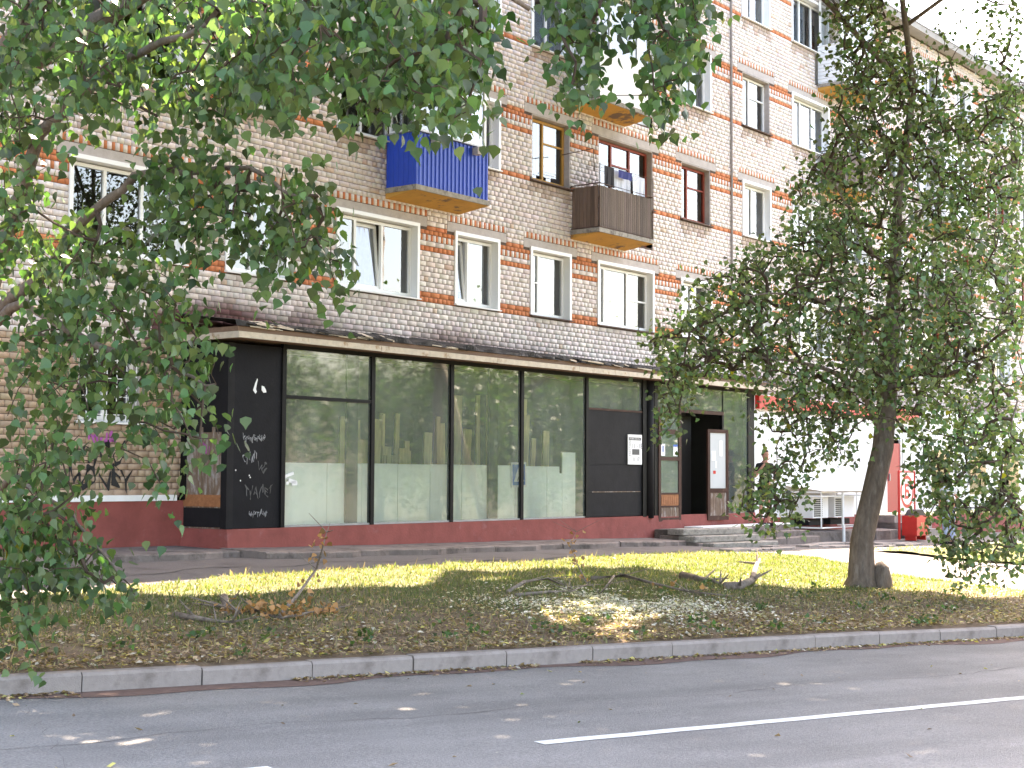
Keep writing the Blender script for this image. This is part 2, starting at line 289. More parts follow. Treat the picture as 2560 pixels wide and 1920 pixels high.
V, F, C = blades(165000, (-2, 17), (.12, 10.5)); tag(npmesh('grass', V, F, C, M['grass']), 'short patchy grass and dry hay covering the lawn strip', 'grass', kind='stuff')
V, F, C = blades(26000, (20.5, 36), (.15, 15)); tag(npmesh('grass', V, F, C, M['grass']), 'yellowish grass of the far island lawn behind the leaning trunk', 'grass', kind='stuff')
# fallen leaves (uncountable litter)
def litter(pos, sz, cols):
    n = len(pos); th = rng.uniform(0, 2*np.pi, n); tl = rng.normal(0, .35, (n, 2)); a = np.stack([np.cos(th), np.sin(th), tl[:, 0]], -1)*sz[:, None]; b = np.stack([-np.sin(th), np.cos(th), tl[:, 1]], -1)*sz[:, None]*.75
    cu = np.zeros((n, 3)); cu[:, 2] = sz*rng.uniform(.1, .4, n)
    V = np.stack([pos-a, pos-b*.8+cu, pos+b*.8+cu, pos+a*1.1, pos], 1); V[:, :, 2] = np.maximum(V[:, :, 2], pos[:, 2:3]-.002)
    V = V.reshape(-1, 3); k = np.arange(n)*5; F = np.concatenate([np.stack([k, k+1, k+4], -1), np.stack([k+1, k+3, k+4], -1), np.stack([k+3, k+2, k+4], -1), np.stack([k+2, k, k+4], -1)])
    return V, F, np.repeat(cols, 5, 0)
def littercols(n):
    pal = np.array([[.22,.145,.09],[.14,.09,.06],[.31,.225,.14],[.42,.36,.12],[.36,.33,.28],[.12,.14,.05],[.25,.17,.11]]); pr = [.28,.22,.2,.08,.07,.05,.10]
    return pal[rng.choice(7, n, p=pr)]*rng.uniform(.85, 1.6, (n, 1))
n = 19000; t = rng.uniform(-2, 16, n); q = .13+rng.exponential(1.25, n); x, y = tqf(t, q); k = in_lawn(x, y) & (fbm(x, y, 1.6, 9) > -.75); x, y = x[k], y[k]
pos = np.stack([x, y, hgt(x, y)+lawn_noise(x, y)+.02+rng.uniform(0, .02, len(x))], -1)
V, F, C = litter(pos, rng.uniform(.014, .035, len(x)), littercols(len(x))); tag(npmesh('leaf_litter', V, F, C, M['litter']), 'brown and yellow fallen leaves strewn over the lawn', 'fallen leaves', kind='stuff')
n = 2600; t = rng.uniform(-2, 16, n); k = fbm(t, t*0, 1.3, 4) > -.15; t = t[k]; q = -rng.exponential(.07, len(t))-.01; x, y = tqf(t, q); pos = np.stack([x, y, zroad(t)+.012], -1)
c = littercols(len(t)); V, F, C = litter(pos, rng.uniform(.012, .032, len(t)), c); tag(npmesh('leaf_litter', V, F, C, M['litter']), 'line of fallen leaves gathered in the gutter along the kerb', 'fallen leaves', kind='stuff')
n = 90; t = rng.uniform(-3, 12, n); q = rng.uniform(-7, -.2, n); x, y = tqf(t, q); pos = np.stack([x, y, zroad(t)+.006], -1)
V, F, C = litter(pos, rng.uniform(.012, .03, n), littercols(n)); tag(npmesh('leaf_litter', V, F, C, M['litter']), 'few single leaves lying on the grey carriageway', 'fallen leaves', kind='stuff')
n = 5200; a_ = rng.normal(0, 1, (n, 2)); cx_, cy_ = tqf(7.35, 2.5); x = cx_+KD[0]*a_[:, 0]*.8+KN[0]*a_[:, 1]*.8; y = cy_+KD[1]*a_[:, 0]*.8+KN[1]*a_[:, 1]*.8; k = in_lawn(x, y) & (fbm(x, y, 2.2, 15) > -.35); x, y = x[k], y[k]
pos = np.stack([x, y, hgt(x, y)+lawn_noise(x, y)+.024+rng.uniform(0, .02, len(x))], -1); V, F, C = litter(pos, rng.uniform(.012, .03, len(x)), np.array([.74, .68, .61])*rng.uniform(.75, 1.15, (len(x), 1))); tag(npmesh('wood_chips', V, F, C, M['litter']), 'patch of pale wood chips on the lawn in front of the branches', 'wood chips', kind='stuff')  # chips whitened and spread where the sun patch falls, brightening it in colour
# gutter dust, road marking
T = np.linspace(-20, 40, 241); qd = -.28-.10*np.sin(T*1.3)-.07*np.sin(T*3.7+1)
tag(npmesh('gutter_dust', np.array([[*tqf(t_, q_), zroad(t_)+.004] for t_, qa in zip(T, qd) for q_ in (qa, .0)]), np.array([[2*i, 2*i+2, 2*i+3, 2*i+1] for i in range(len(T)-1)])[:, ::-1], None, M['dust']), kind='structure')
def dash(t0, t1):
    T = np.linspace(t0, t1, 30); V = np.array([[*tqf(t_, q_+.006*math.sin(t_*9)), zroad(t_)+.004] for t_ in T for q_ in (-3.69, -3.56)])
    o = npmesh('road_marking', V, np.array([[2*i, 2*i+2, 2*i+3, 2*i+1] for i in range(29)])[:, ::-1], None, M['roadpaint']); return tag(o, kind='structure')
dash(1.82, 13.0); dash(-6, -.08)
def road_crack(pts, w_):
    vs = []
    for t_, q_ in pts:
        for d_ in (-w_, w_): vs.append((*tqf(t_, q_+d_*random.uniform(.3, 1.2)), float(zroad(t_))+.003))
    return tag(MB().add(vs, [(2*i, 2*i+2, 2*i+3, 2*i+1)[::-1] for i in range(len(pts)-1)]).build('road_crack', M['tar']), kind='structure')
road_crack([(-3+.22*i, -2.2+.10*math.sin(i*.5)+random.uniform(-.04, .04)) for i in range(70)], .006)
road_crack([(4.6+random.uniform(-.05, .05)+.04*i, -.4-.17*i) for i in range(30)], .006)
road_crack([(-.6+random.uniform(-.05, .05)-.03*i, -.5-.16*i) for i in range(24)], .005)
# kerb stones: each stone is a piece of its own
def kerb_row(q0, q1, trange, back=False):
    kb = empty('kerb', kind='structure'); base = None
    mb = MB(); L_ = .988; h1 = .149
    prof = [(q0, -.15), (q0, h1-.025), (q0+.02, h1), (q1, h1), (q1, -.15)] if not back else [(q0, -.15), (q0, h1), (q1-.02, h1), (q1, h1-.025), (q1, -.15)]
    vs = [(e, p_[0], p_[1]) for e in (0, L_) for p_ in prof]
    mb.add(vs, [(0,1,2,3,4), (9,8,7,6,5)] + [(i, 5+i, 5+(i+1)%5, (i+1)%5) for i in range(5)])
    for i in trange:
        if base is None: o = mb.build('kerb_stone', M['kerb'], kb); base = o
        else: o = base.copy(); COL.objects.link(o); o.parent = kb
        p = tqf(i+.006, 0); o.location = (p[0]-KN[0]*random.uniform(0, .012), p[1]-KN[1]*random.uniform(0, .012), zroad(i)+random.uniform(-.012, .006))
        o.rotation_euler = (random.uniform(-.03, .03), math.atan(.017)+random.uniform(-.006, .006), math.atan2(KD[1], KD[0])+random.uniform(-.008, .008))
kerb_row(0, .15, range(-14, 34)); kerb_row(-7.45, -7.3, range(-14, 20), True)

# ================================================================== APARTMENT BUILDING
bld = fac_empty('apartment_building', label='long five storey white brick apartment block with red brick bands', cat='building')
CH = 2.8/29; ZB = 5.02                                   # course height, level of the band at the first upper sill
colsW = [(-1.6,.5,'w'),(2.2,3.5,'n'),(4.9,7.0,'w'),(8.0,9.3,'n'),(10.6,11.9,'n'),(13.55,15.65,'w'),(16.57,17.87,'n'),(19.115,21.217,'w'),(22.36,23.648,'n'),(24.78,26.11,'n'),(27.21,29.383,'w'),(30.68,32.0,'n'),(33.65,35.06,'n'),(36.38,38.5,'w'),(39.65,40.95,'n'),(42.2,43.5,'n'),(44.6,46.7,'w'),(48.0,49.3,'n'),(50.6,52.7,'w'),(54.0,55.3,'n'),(57,59.1,'w')]
WIN = []                                                  # (s0,s1,z0,z1,floor)
for f in range(2, 6):
    for a, b, k_ in colsW: WIN.append((a, b, 5.07+2.8*(f-2), 6.42+2.8*(f-2), f))
DOORS = {}                                                # balcony doors: opening goes down to the slab
holes = [(a, b, z0, z1) for a, b, z0, z1, f in WIN]
BALC = [('blue', 20.36, 22.40, 3), ('grey', 26.18, 28.22, 3), ('white', 26.14, 28.2, 4), ('siding', 37.9, 40.0, 5), ('slats', 38.0, 40.1, 4), ('siding', 45.2, 47.3, 4), ('slats', 45.2, 47.3, 3)]
doorholes = []
for k_, a, b, f in BALC:
    zb = 6.99+2.8*(f-3); c = [w_ for w_ in WIN if w_[4] == f and w_[0]-1.3 < a < w_[1]][-1]
    d0 = c[1]-.78; doorholes.append((d0, c[1], zb, c[2]+.02)); holes.append((d0, c[1], zb, c[2]+.001))
gwin = (13.75, 14.85, 2.55, 3.6); holes.append(gwin)
SHOP_S0, SHOP_S1 = 15.72, 32.3
EXT_S1 = 52.0
# wall: mortar sheet with openings, one storey rectangle grid
xs = sorted({-4.0, 62.0, SHOP_S0, EXT_S1} | {h for H_ in holes for h in H_[:2]}); zs = sorted({1.42, 3.8, 15.5} | {h for H_ in holes for h in H_[2:]})
mb = MB()
for i in range(len(xs)-1):
    for j in range(len(zs)-1):
        cx, cz = (xs[i]+xs[i+1])/2, (zs[j]+zs[j+1])/2
        if any(h[0] < cx < h[1] and h[2] < cz < h[3] for h in holes): continue
        if cz < 3.8 and SHOP_S0 < cx < EXT_S1: continue
        mb.add([(xs[i], .012, zs[j]), (xs[i+1], .012, zs[j]), (xs[i+1], .012, zs[j+1]), (xs[i], .012, zs[j+1])], [(0,1,2,3)])
wall = mb.build('wall', M['mortar'], bld)
# bricks -----------------------------------------------------------
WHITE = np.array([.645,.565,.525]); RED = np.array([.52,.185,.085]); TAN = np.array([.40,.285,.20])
rows = []                                                 # (s0,s1,z0,z1,kind)
lint = [(a-.28, b+.28, z1+.02, z1+.02+.20) for a, b, z0, z1, f in WIN]
def free(z0, z1, lo, hi, rects):
    cuts = sorted((max(lo, r[0]), min(hi, r[1])) for r in rects if r[2] < z1-.004 and r[3] > z0+.004 and r[1] > lo and r[0] < hi)
    out = []; x = lo
    for a, b in cuts:
        if a > x+.02: out.append((x, a))
        x = max(x, b)
    if hi > x+.02: out.append((x, hi))
    return out
hol2 = [(h[0]-.012, h[1]+.012, h[2], h[3]) for h in holes]
lzone = [(a-.28, b+.28, z1+.02, z1+.348) for a, b, z0, z1, f in WIN]
bricks = []
def fill(a, b, z0, z1, typ, par):
    g_ = .0048
    if typ == 'dent':
        x = a; k = 0
        while x < b-.02:
            wd = .085 if k % 2 == 0 else .062; e = min(b, x+wd)
            bricks.append((x+.004, e-.003, z0+.005, z1-.005, 'w' if k % 2 == 0 else 'r')); x = e; k += 1
        return
    L_ = .262 if par else .131; off = (.0 if par else .065)+ (.131 if int(z0/CH) % 4 == 0 else 0)
    x = a; nx = (math.floor((a-off)/L_)+1)*L_+off
    while x < b-.015:
        e = min(b, nx)
        if b-e < .045: e = b
        if e-x < .04 and e < b: nx += L_; continue
        bricks.append((x+g_, e-g_, z0+g_, z1-g_*.8, typ)); x = e; nx = max(nx+L_, e+.02)
nrow0 = int(round((1.45-ZB)/CH))
for r in range(nrow0, 29*4-6):
    f = 2+r//29 if r >= 0 else 1; rr = r % 29 if r >= 0 else -1; z0 = ZB+r*CH; z1 = z0+CH
    if z1 > 15.48: break
    spans = [(-4.0, 62.0)] if z0 > 3.85 else [(-4.0, SHOP_S0-.02)]
    for lo, hi in spans:
        if rr == 12:
            za, zb_ = z0, z0+.125
            for a, b in free(za, zb_, lo, hi, hol2): fill(a, b, za, zb_, 'dent', 0)
            zc = (z0+3*CH-zb_)/2
            for k in range(2):
                for a, b in free(zb_+k*zc, zb_+(k+1)*zc, lo, hi, hol2+lint): fill(a, b, zb_+k*zc, zb_+(k+1)*zc, 'r', k)
            continue
        if rr in (13, 14): continue
        typ = 'w'
        if rr in (10,) or (rr == 0) or (rr == 1 and f == 2): typ = 'r'
        for a, b in free(z0, z1, lo, hi, hol2+(lzone if 15 <= rr <= 17 else lint)):
            ty = typ
            if rr == 0 and f > 2:
                for c in free(z0, z1, a, b, [(w_[0]-.08, w_[1]+.08, 0, 99) for w_ in WIN]): fill(c[0], c[1], z0, z1, 'r', 1)
                for w_ in WIN:
                    if w_[4] == f and w_[0] < b and w_[1] > a: fill(max(a, w_[0]-.08), min(b, w_[1]+.08), z0, z1, 'w', r % 2)
                continue
            fill(a, b, z0, z1, ty, r % 2)
for a, b, z0, z1, f in WIN:                                # toothed course over every lintel
    fill(a-.27, b+.27, z1+.215, z1+.345, 'dent', 0)
bk = np.array([b[:4] for b in bricks]); kd = np.array([{'w':0,'r':1}[b[4]] for b in bricks]); nB = len(bk)
colr = np.where(kd[:, None] == 1, RED, WHITE)
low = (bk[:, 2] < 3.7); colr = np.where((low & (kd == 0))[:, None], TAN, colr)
jit = rng.normal(1, .05, (nB, 1)); hue = 1+rng.normal(0, .018, (nB, 3)); colr = colr*jit*hue
spot = (rng.uniform(0, 1, nB) < .02) & (kd == 0); colr[spot] *= np.array([.86, .74, .64])
colr *= (1+.06*fbm((bk[:, 0]+bk[:, 1])/2, bk[:, 2], .45, 12))[:, None]
cs, cz = (bk[:, 0]+bk[:, 1])/2, (bk[:, 2]+bk[:, 3])/2
# damp soot along the leaking canopy roof
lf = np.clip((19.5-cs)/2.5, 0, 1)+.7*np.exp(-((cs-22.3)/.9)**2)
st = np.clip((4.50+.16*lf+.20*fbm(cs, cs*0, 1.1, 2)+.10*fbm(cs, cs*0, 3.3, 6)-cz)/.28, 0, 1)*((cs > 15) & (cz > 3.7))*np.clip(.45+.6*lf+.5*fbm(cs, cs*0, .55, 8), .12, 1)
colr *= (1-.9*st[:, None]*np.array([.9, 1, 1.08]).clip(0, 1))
for a, b, z0, z1, f in WIN:                                # dirty plaster patches under sills
    if f > 2:
        k = (cs > a-.05) & (cs < b+.05) & (cz < z0) & (cz > z0-.28-.1*np.sin(9*cs)); colr[k] = colr[k]*np.array([.74, .66, .61])
dd = rng.uniform(0, .006, nB)
xa, xb, za, zb_ = bk.T; e = .0025
V = np.stack([np.stack([xa, dd*0+.012, za], -1), np.stack([xb, dd*0+.012, za], -1), np.stack([xb, dd*0+.012, zb_], -1), np.stack([xa, dd*0+.012, zb_], -1),
              np.stack([xa+e, -dd, za+e], -1), np.stack([xb-e, -dd, za+e], -1), np.stack([xb-e, -dd, zb_-e], -1), np.stack([xa+e, -dd, zb_-e], -1)], 1)
near = np.where((cs > 16.9) & (cs < 25.5) & (cz > 4.30) & (cz < 5.0))[0]; near = near[np.argsort(cs[near])][:300]
mask = np.ones(nB, bool); mask[near] = False
Vb = V[mask].reshape(-1, 3); k = np.arange(mask.sum())*8
Fb = np.concatenate([np.stack([k+a_, k+b_, k+c_, k+d_], -1) for a_, b_, c_, d_ in ((4,5,6,7),(0,1,5,4),(1,2,6,5),(2,3,7,6),(3,0,4,7))])
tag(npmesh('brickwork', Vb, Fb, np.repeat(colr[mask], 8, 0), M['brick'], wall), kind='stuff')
for i in near:
    o = npmesh('brick', V[i], np.array([(4,5,6,7),(0,1,5,4),(1,2,6,5),(2,3,7,6),(3,0,4,7)]), np.repeat(colr[i:i+1], 8, 0), M['brick'], wall)
# lintels
for a, b, z0, z1, f in WIN:
    MB().fb(a-.275, b+.275, -.1, .004, z1+.02, z1+.205).build('lintel', M['lintel'], wall)
# volume, roof and eaves
MB().fb(-4, 62, -12, -.75, 1.0, 15.45).build('inner_core', M['roomdark'], bld)
mb = MB(); mb.fb(-4.5, 62.5, -12.6, .42, 15.5, 15.68); rf = mb.build('roof', M['roof'], bld)
MB().fb(-4.5, 62.5, .36, .44, 15.70, 15.86).build('gutter_edge', M['steel'], rf)
MB().fb(-4, -3.9, -.75, .0, .5, 15.45).build('end_wall', M['mortar'], bld); MB().fb(61.9, 62, -.75, .0, .5, 15.45).build('end_wall', M['mortar'], bld)
# plinth left, white ledge
mb = MB()
for i in range(20):
    a = -4+i*(SHOP_S0+4)/20; b = a+(SHOP_S0+4)/20; mb.add([(a, -.06, .2), (b, -.06, .2), (b, -.05, 1.37), (a, -.05, 1.37), (a, .1, 1.37), (b, .1, 1.37)], [(0,1,2,3), (3,2,5,4)])
MB.build(mb, 'plinth', M['maroon'], bld)
mb = MB(); mb.fb(-4, 15.55, -.05, .085, 1.365, 1.455); mb.build('ledge', M['whitepaint'], bld)
# expansion joint / downpipe
mb = MB(); mb.tube([(33.03, -.02, 4.2), (33.03, -.02, 15.4)], .035, 8); mb.build('joint_strip', M['concrete'], bld)

# windows ----------------------------------------------------------
def window(a, b, z0, z1, style='pvc', splits=2, curtain=0, openleaf=None, transom=None, door=None, sill='white'):
    fm = {'pvc': M['plastic'], 'ochre': M['ochrewood'], 'red': M['redwood'], 'oldwhite': M['whitepaint']}[style]
    fr = MB(); yo = -.15; t = .055
    segs = splits if isinstance(splits, list) else [i/splits for i in range(1, splits)]
    X = [a+.03]+[a+(b-a)*s_ for s_ in segs]+[b-.03]
    fr.fb(a+.01, b-.01, yo-.06, yo, z0+.03, z0+.03+t); fr.fb(a+.01, b-.01, yo-.06, yo, z1-.03-t, z1-.03)
    for i, x in enumerate(X):
        h_ = t/2 if 0 < i < len(X)-1 else t/2+.01
        fr.fb(x-h_, x+h_, yo-.06, yo+.002, z0+.03+t, z1-.03-t)
    if transom: fr.fb(X[transom[0]], X[transom[0]+1], yo-.05, yo-.004, z0+(z1-z0)*transom[1]-.018, z0+(z1-z0)*transom[1]+.018)
    W = fr.build('window', fm, bld)
    for i in range(len(X)-1):
        p0, p1 = X[i]+t/2, X[i+1]-t/2
        if openleaf == i:                                   # sash tilted inwards at the top
            o = MB(); o.fb(0, p1-p0, -.05, 0, 0, t); o.fb(0, p1-p0, -.05, 0, z1-z0-.06-3*t, z1-z0-.06-2*t); o.fb(0, t*.8, -.05, 0, t, z1-z0-.06-3*t); o.fb(p1-p0-t*.8, p1-p0, -.05, 0, t, z1-z0-.06-3*t)
            sa = o.build('sash', fm, W); sa.location = (p0, -yo+.03, z0+.03+t); sa.rotation_euler = (math.radians(-5), 0, 0)
            q_ = MB().add([(t, .03, t), (p1-p0-t, .03, t), (p1-p0-t, .03, z1-z0-.06-3*t), (t, .03, z1-z0-.06-3*t)], [(0,1,2,3)]).build('pane', M['winglass'], W); q_.location = sa.location; q_.rotation_euler = sa.rotation_euler
        else:
            MB().add([(p0, -yo+.03, z0+.03+t), (p1, -yo+.03, z0+.03+t), (p1, -yo+.03, z1-.03-t), (p0, -yo+.03, z1-.03-t)], [(0,1,2,3)]).build('pane', M['winglass'], W)
        if curtain and random.random() < curtain:
            n_ = 14; f0 = random.choice((0, .35, 0)); x0 = p0+(p1-p0)*f0; x1 = p1-(p1-p0)*random.choice((0, .3)); zt = random.choice((z0, z0, z0+.3))
            mb = MB(); vs = []
            for j in range(n_+1):
                x = x0+(x1-x0)*j/n_; y = .32+.025*math.sin(j*2.2)
                vs += [(x, y, zt), (x, y, z1)]
            mb.add(vs, [(2*j, 2*j+2, 2*j+3, 2*j+1) for j in range(n_)]); mb.build('curtain', M['curtain'] if random.random() < .8 else M['darkcloth'], W)
    c = MB()
    if style == 'pvc':
        for (x0, x1, za_, zb2) in ((a-.055, a+.012, z0-.0, z1+.055), (b-.012, b+.055, z0, z1+.055), (a+.012, b-.012, z1-.012, z1+.055)): c.fb(x0, x1, -.02, .028, za_, zb2)
        c.fb(a-.004, a+.011, -.21, -.02, z0, z1-.012); c.fb(b-.011, b+.004, -.21, -.02, z0, z1-.012); c.fb(a+.011, b-.011, -.21, -.02, z1-.0115, z1+.004)
        c.build('casing', M['plastic'], W)
    else:
        c.fb(a-.01, a+.008, -.21, -.004, z0, z1); c.fb(b-.008, b+.01, -.21, -.004, z0, z1); c.fb(a+.008, b-.008, -.21, -.004, z1-.006, z1+.018); c.build('reveal', M['lintel'], W)
    s_ = MB(); x0, x1 = a-.06, b+.06
    s_.add([(x0, .14, z0+.028), (x1, .14, z0+.028), (x1, -.075, z0-.012), (x0, -.075, z0-.012), (x0, -.075, z0-.036), (x1, -.075, z0-.036), (x1, .02, z0-.03), (x0, .02, z0-.03)], [(0,1,2,3)[::-1], (3,2,5,4)[::-1], (4,5,6,7)[::-1], (0,3,4,7), (1,6,5,2)])
    s_.build('sill', M['whitepaint'] if sill == 'white' else M['rust'], W)
    if door is not None:
        zd = door; d0 = b-.78; mb = MB()
        mb.fb(d0+.01, d0+.07, yo-.06, yo+.001, zd+.02, z0+.03); mb.fb(b-.07, b-.01, yo-.06, yo+.001, zd+.02, z0+.03); mb.fb(d0+.07, b-.07, yo-.05, yo-.01, zd+.02, z0+.03); mb.build('balcony_door', fm, W)
    return W
random.seed(11)
for (a, b, z0, z1, f) in WIN:
    if f in (2, 3, 4, 5) and (b < 8 or a > 56): 
        if b < 8: continue
    wide = b-a > 1.8; dz = None
    for (h0, h1, zz0, zz1), (kb, ba, bb_, bf) in zip(doorholes, BALC):
        if abs(h1-b) < .01 and bf == f: dz = zz0
    st_ = 'pvc'; kw = dict(splits=3 if wide else 2, curtain=.55, sill='white')
    if f == 2 and 19 < a < 20: kw.update(splits=[.28, .62], openleaf=1, curtain=.3)
    elif f == 2 and 22 < a < 23: kw.update(splits=[.42], openleaf=0, curtain=.9)
    elif f == 2 and 24 < a < 26: kw.update(splits=[.32], transom=(0, .52), curtain=.9, sill='rust')
    elif f == 2 and 27 < a < 28: kw.update(splits=[.2, .62], transom=(2, .5), curtain=.3, sill='rust')
    elif f == 3 and 24 < a < 26: st_ = 'ochre'; kw.update(splits=[.42], transom=(1, .64), curtain=.9, sill='rust')
    elif f == 3 and 27 < a < 28: st_ = 'red'; kw.update(splits=[.32, .66], transom=(1, .62), curtain=.9, sill='rust')
    elif f == 3 and 30 < a < 31: st_ = 'red'; kw.update(splits=[.36], transom=(1, .62), curtain=.9, sill='rust')
    elif f == 4 and 33 < a < 34: st_ = 'oldwhite'; kw.update(splits=[.4], transom=(1, .62), curtain=.7, sill='rust')
    elif a > 39 and random.random() < .4: st_ = random.choice(('oldwhite', 'red')); kw.update(sill='rust')
    window(a, b, z0, z1, st_, door=dz, **kw)
W = window(*gwin, 'oldwhite', 2, 0)
mb = MB()
for i in range(6): mb.tube([(gwin[0]+.1+i*.18, -.05, gwin[2]), (gwin[0]+.1+i*.18, -.05, gwin[3])], .008, 5)
for i in range(4): mb.tube([(gwin[0]+.02, -.05, gwin[2]+.1+i*.27), (gwin[1]-.02, -.05, gwin[2]+.1+i*.27)], .008, 5)
mb.build('window_bars', M['whitepaint'], W)

# balconies --------------------------------------------------------
def corr(mb, x0, x1, y, z0, z1, pitch=.115, d=.022, axis='x'):
    n_ = max(1, int(round((x1-x0)/pitch))); p = []
    for i in range(n_):
        a = x0+(x1-x0)*i/n_; w_ = (x1-x0)/n_
        p += [(a, 0), (a+w_*.5, 0), (a+w_*.62, 1), (a+w_*.88, 1)]
    p.append((x1, 0)); vs = []
    for (u_, k_) in p:
        for z in (z0, z1): vs.append((u_, y-d*k_, z) if axis == 'x' else (y-d*k_, u_, z))
    mb.add(vs, [(2*i, 2*i+2, 2*i+3, 2*i+1) for i in range(len(p)-1)])
def slab(P_, a, b, dp, z):
    mb = MB(); sg = 18; top = z+.17; vs = []
    # tapered concrete slab with a chipped front lip
    mb.fb(a-.04, b+.04, .0, dp+.03, z+.075, top)
    mb.build('slab', M['slab'], P_)
    s2 = MB(); s2.add([(a-.03, -.001, z-.02), (b+.03, -.001, z-.02), (b+.03, -dp-.01, z+.072), (a-.03, -dp-.01, z+.072), (a-.03, -.001, z+.073), (b+.03, -.001, z+.073)], [(0,3,2,1), (0,4,3), (1,2,5), (3,4,5,2)]); s2.build('soffit', M['ochre'], P_)
DP = .72
def balcony(kind, a, b, f):
    z = 6.82+2.8*(f-3); P_ = empty('balcony', parent=bld); zt = z+.17
    slab(P_, a, b, DP, z)
    if kind == 'blue':
        mb = MB(); corr(mb, a, b, -DP, zt-.005, zt+.96); mb.build('front_panel', M['blue'], P_)
        mb = MB(); corr(mb, -DP, -.0, a, zt-.005, zt+.96, axis='y'); mb.build('side_panel', M['blue'], P_)
        mb = MB(); corr(mb, -DP, -.0, b+.02, zt-.005, zt+.96, axis='y'); mb.build('side_panel', M['blue'], P_)
        mb = MB(); mb.fb(a-.05, a+.06, 0, DP+.07, zt+.965, zt+.99); mb.fb(b-.02, b+.1, 0, DP+.07, zt+.965, zt+.99); mb.fb(a+.06, b-.02, DP-.1, DP+.07, zt+.965, zt+.99); mb.build('coping', M['steel'], P_)
        for x in (a+.42, a+1.62):
            mb = MB(); mb.fb(x-.07, x+.07, DP+.03, DP+.16, zt+.80, zt+.93); mb.build('bracket', M['lintel'], P_)
        gz0, gz1 = zt+.99, zt+2.45; mb = MB(); yy = DP-.03
        for x in (a+.02, a+.7, a+1.38, b-.06): mb.fb(x, x+.06, yy-.05, yy, gz0, gz1)
        for zz in (gz0, gz0+.85, gz1-.06): mb.fb(a+.02, b, yy-.048, yy-.002, zz, zz+.055)
        for x in (a, b-.05):
            for o_ in (.05, yy-.06): mb.fb(x, x+.048, o_, o_+.05, gz0, gz1)
            mb.fb(x+.002, x+.046, .05, yy-.01, gz1-.062, gz1-.002); mb.fb(x+.002, x+.046, .05, yy-.01, gz0+.002, gz0+.052)
        mb.build('glazing_frame', M['plastic'], P_)
        for i in range(3): MB().add([(a+.08+.68*i, -yy+.025, gz0+.05), (a+.7+.66*i, -yy+.025, gz0+.05), (a+.7+.66*i, -yy+.025, gz1-.06), (a+.08+.68*i, -yy+.025, gz1-.06)], [(0,1,2,3)]).build('pane', M['winglass'], P_)
        for x in (a+.02, b-.02): MB().add([(x, -.1, gz0+.05), (x, -yy+.06, gz0+.05), (x, -yy+.06, gz1-.06), (x, -.1, gz1-.06)], [(0,1,2,3)]).build('pane', M['winglass'], P_)
        mb = MB(); mb.fb(a-.04, b+.05, 0, DP+.05, gz1, gz1+.05); mb.build('balcony_roof', M['steel'], P_)
        mb = MB(); mb.add([(b-.5, -.30, gz0+.1), (b-.2, -.30, gz0+.1), (b-.22, -.31, gz0+.32), (b-.45, -.29, gz0+.36)], [(0,1,2,3)]); mb.add([(a+.75, -.45, gz0+.65), (a+1.0, -.45, gz0+.62), (a+1.05, -.44, gz0+1.1), (a+.85, -.44, gz0+1.15)], [(0,1,2,3)]); mb.build('hanging_cloth', M['teal'], P_)
    elif kind in ('grey', 'slats'):
        zt2 = zt+.90; x = a; i = 0
        while x < b-.02:
            c = random.uniform(.65, 1.35); MB().fb(x, min(b, x+.072), DP-.02+random.uniform(0, .006), DP, zt+.01, zt2-random.uniform(0, .012), (c, c*random.uniform(.95, 1.02), c*random.uniform(.92, 1.02))).build('slat', M['greywood'], P_); x += .079
        for xs_ in (a, b-.02):
            y = .02
            while y < DP-.05:
                c = random.uniform(.9, 1.8); MB().fb(xs_, xs_+.02, y, y+.088, zt+.01, zt2-random.uniform(0, .012), (c*1.05, c*.95, c*.88)).build('slat', M['greywood'], P_); y += .096
        mb = MB(); zz = zt2+.04
        mb.tube([(a-.02, 0, zz), (a-.02, -DP-.02, zz), (b+.02, -DP-.02, zz), (b+.02, 0, zz)], .012, 6); mb.tube([(a-.02, 0, zt+.02), (a-.02, -DP-.03, zt+.02), (b+.02, -DP-.03, zt+.02), (b+.02, 0, zt+.02)], .012, 6)
        for xx in (a-.02, b+.02): mb.tube([(xx, -DP-.02, zt), (xx, -DP-.02, zz+.42)], .012, 6)
        mb.build('rail', M['rust'], P_)
        if kind == 'grey':
            mb = MB()
            for dy in (0, .18, .36): mb.tube([(a, -DP+dy, zz+.40), (b, -DP+dy, zz+.40+.02*math.sin(dy*9))], .004, 5)
            mb.tube([(a-.35, 0, zz+.62), (a-.35, -.8, zz+.66), (a-.30, -.8, zz+.2)], .010, 6); mb.build('clothes_line', M['rust'], P_)
            for k_, (x0, x1, m_, h_) in enumerate(((a+.18, a+.55, 'shorts', .42), (a+.62, a+1.05, 'palegrey', .38), (a+1.12, a+1.45, 'palegrey', .42), (a+.72, a+1.25, 'navy', .16), (a+1.55, a+1.9, 'palegrey', .40), (a+1.45, a+1.55, 'shorts', .42))):
                mb = MB(); vs = []
                for j in range(7):
                    xx = x0+(x1-x0)*j/6; vs += [(xx, -DP+.09*(k_ % 3)+.012*math.sin(j*2+k_), zz+.39-h_), (xx, -DP+.09*(k_ % 3), zz+.40)]
                mb.add(vs, [(2*j, 2*j+2, 2*j+3, 2*j+1) for j in range(6)]); mb.build('washing', M[m_], P_)
    elif kind == 'white':
        mb = MB(); mb.fb(a, b, DP-.03, DP, zt, zt+1.0); mb.fb(a, a+.03, .0, DP-.03, zt, zt+1.0); mb.fb(b-.03, b, .0, DP-.03, zt, zt+1.0); mb.build('panel', M['siding'], P_)
        gz0, gz1 = zt+1.0, zt+2.3; yy = DP; mb = MB()
        for x in (a+.01, a+.42, a+1.5, b-.07): mb.fb(x, x+.06, yy-.05, yy, gz0, gz1)
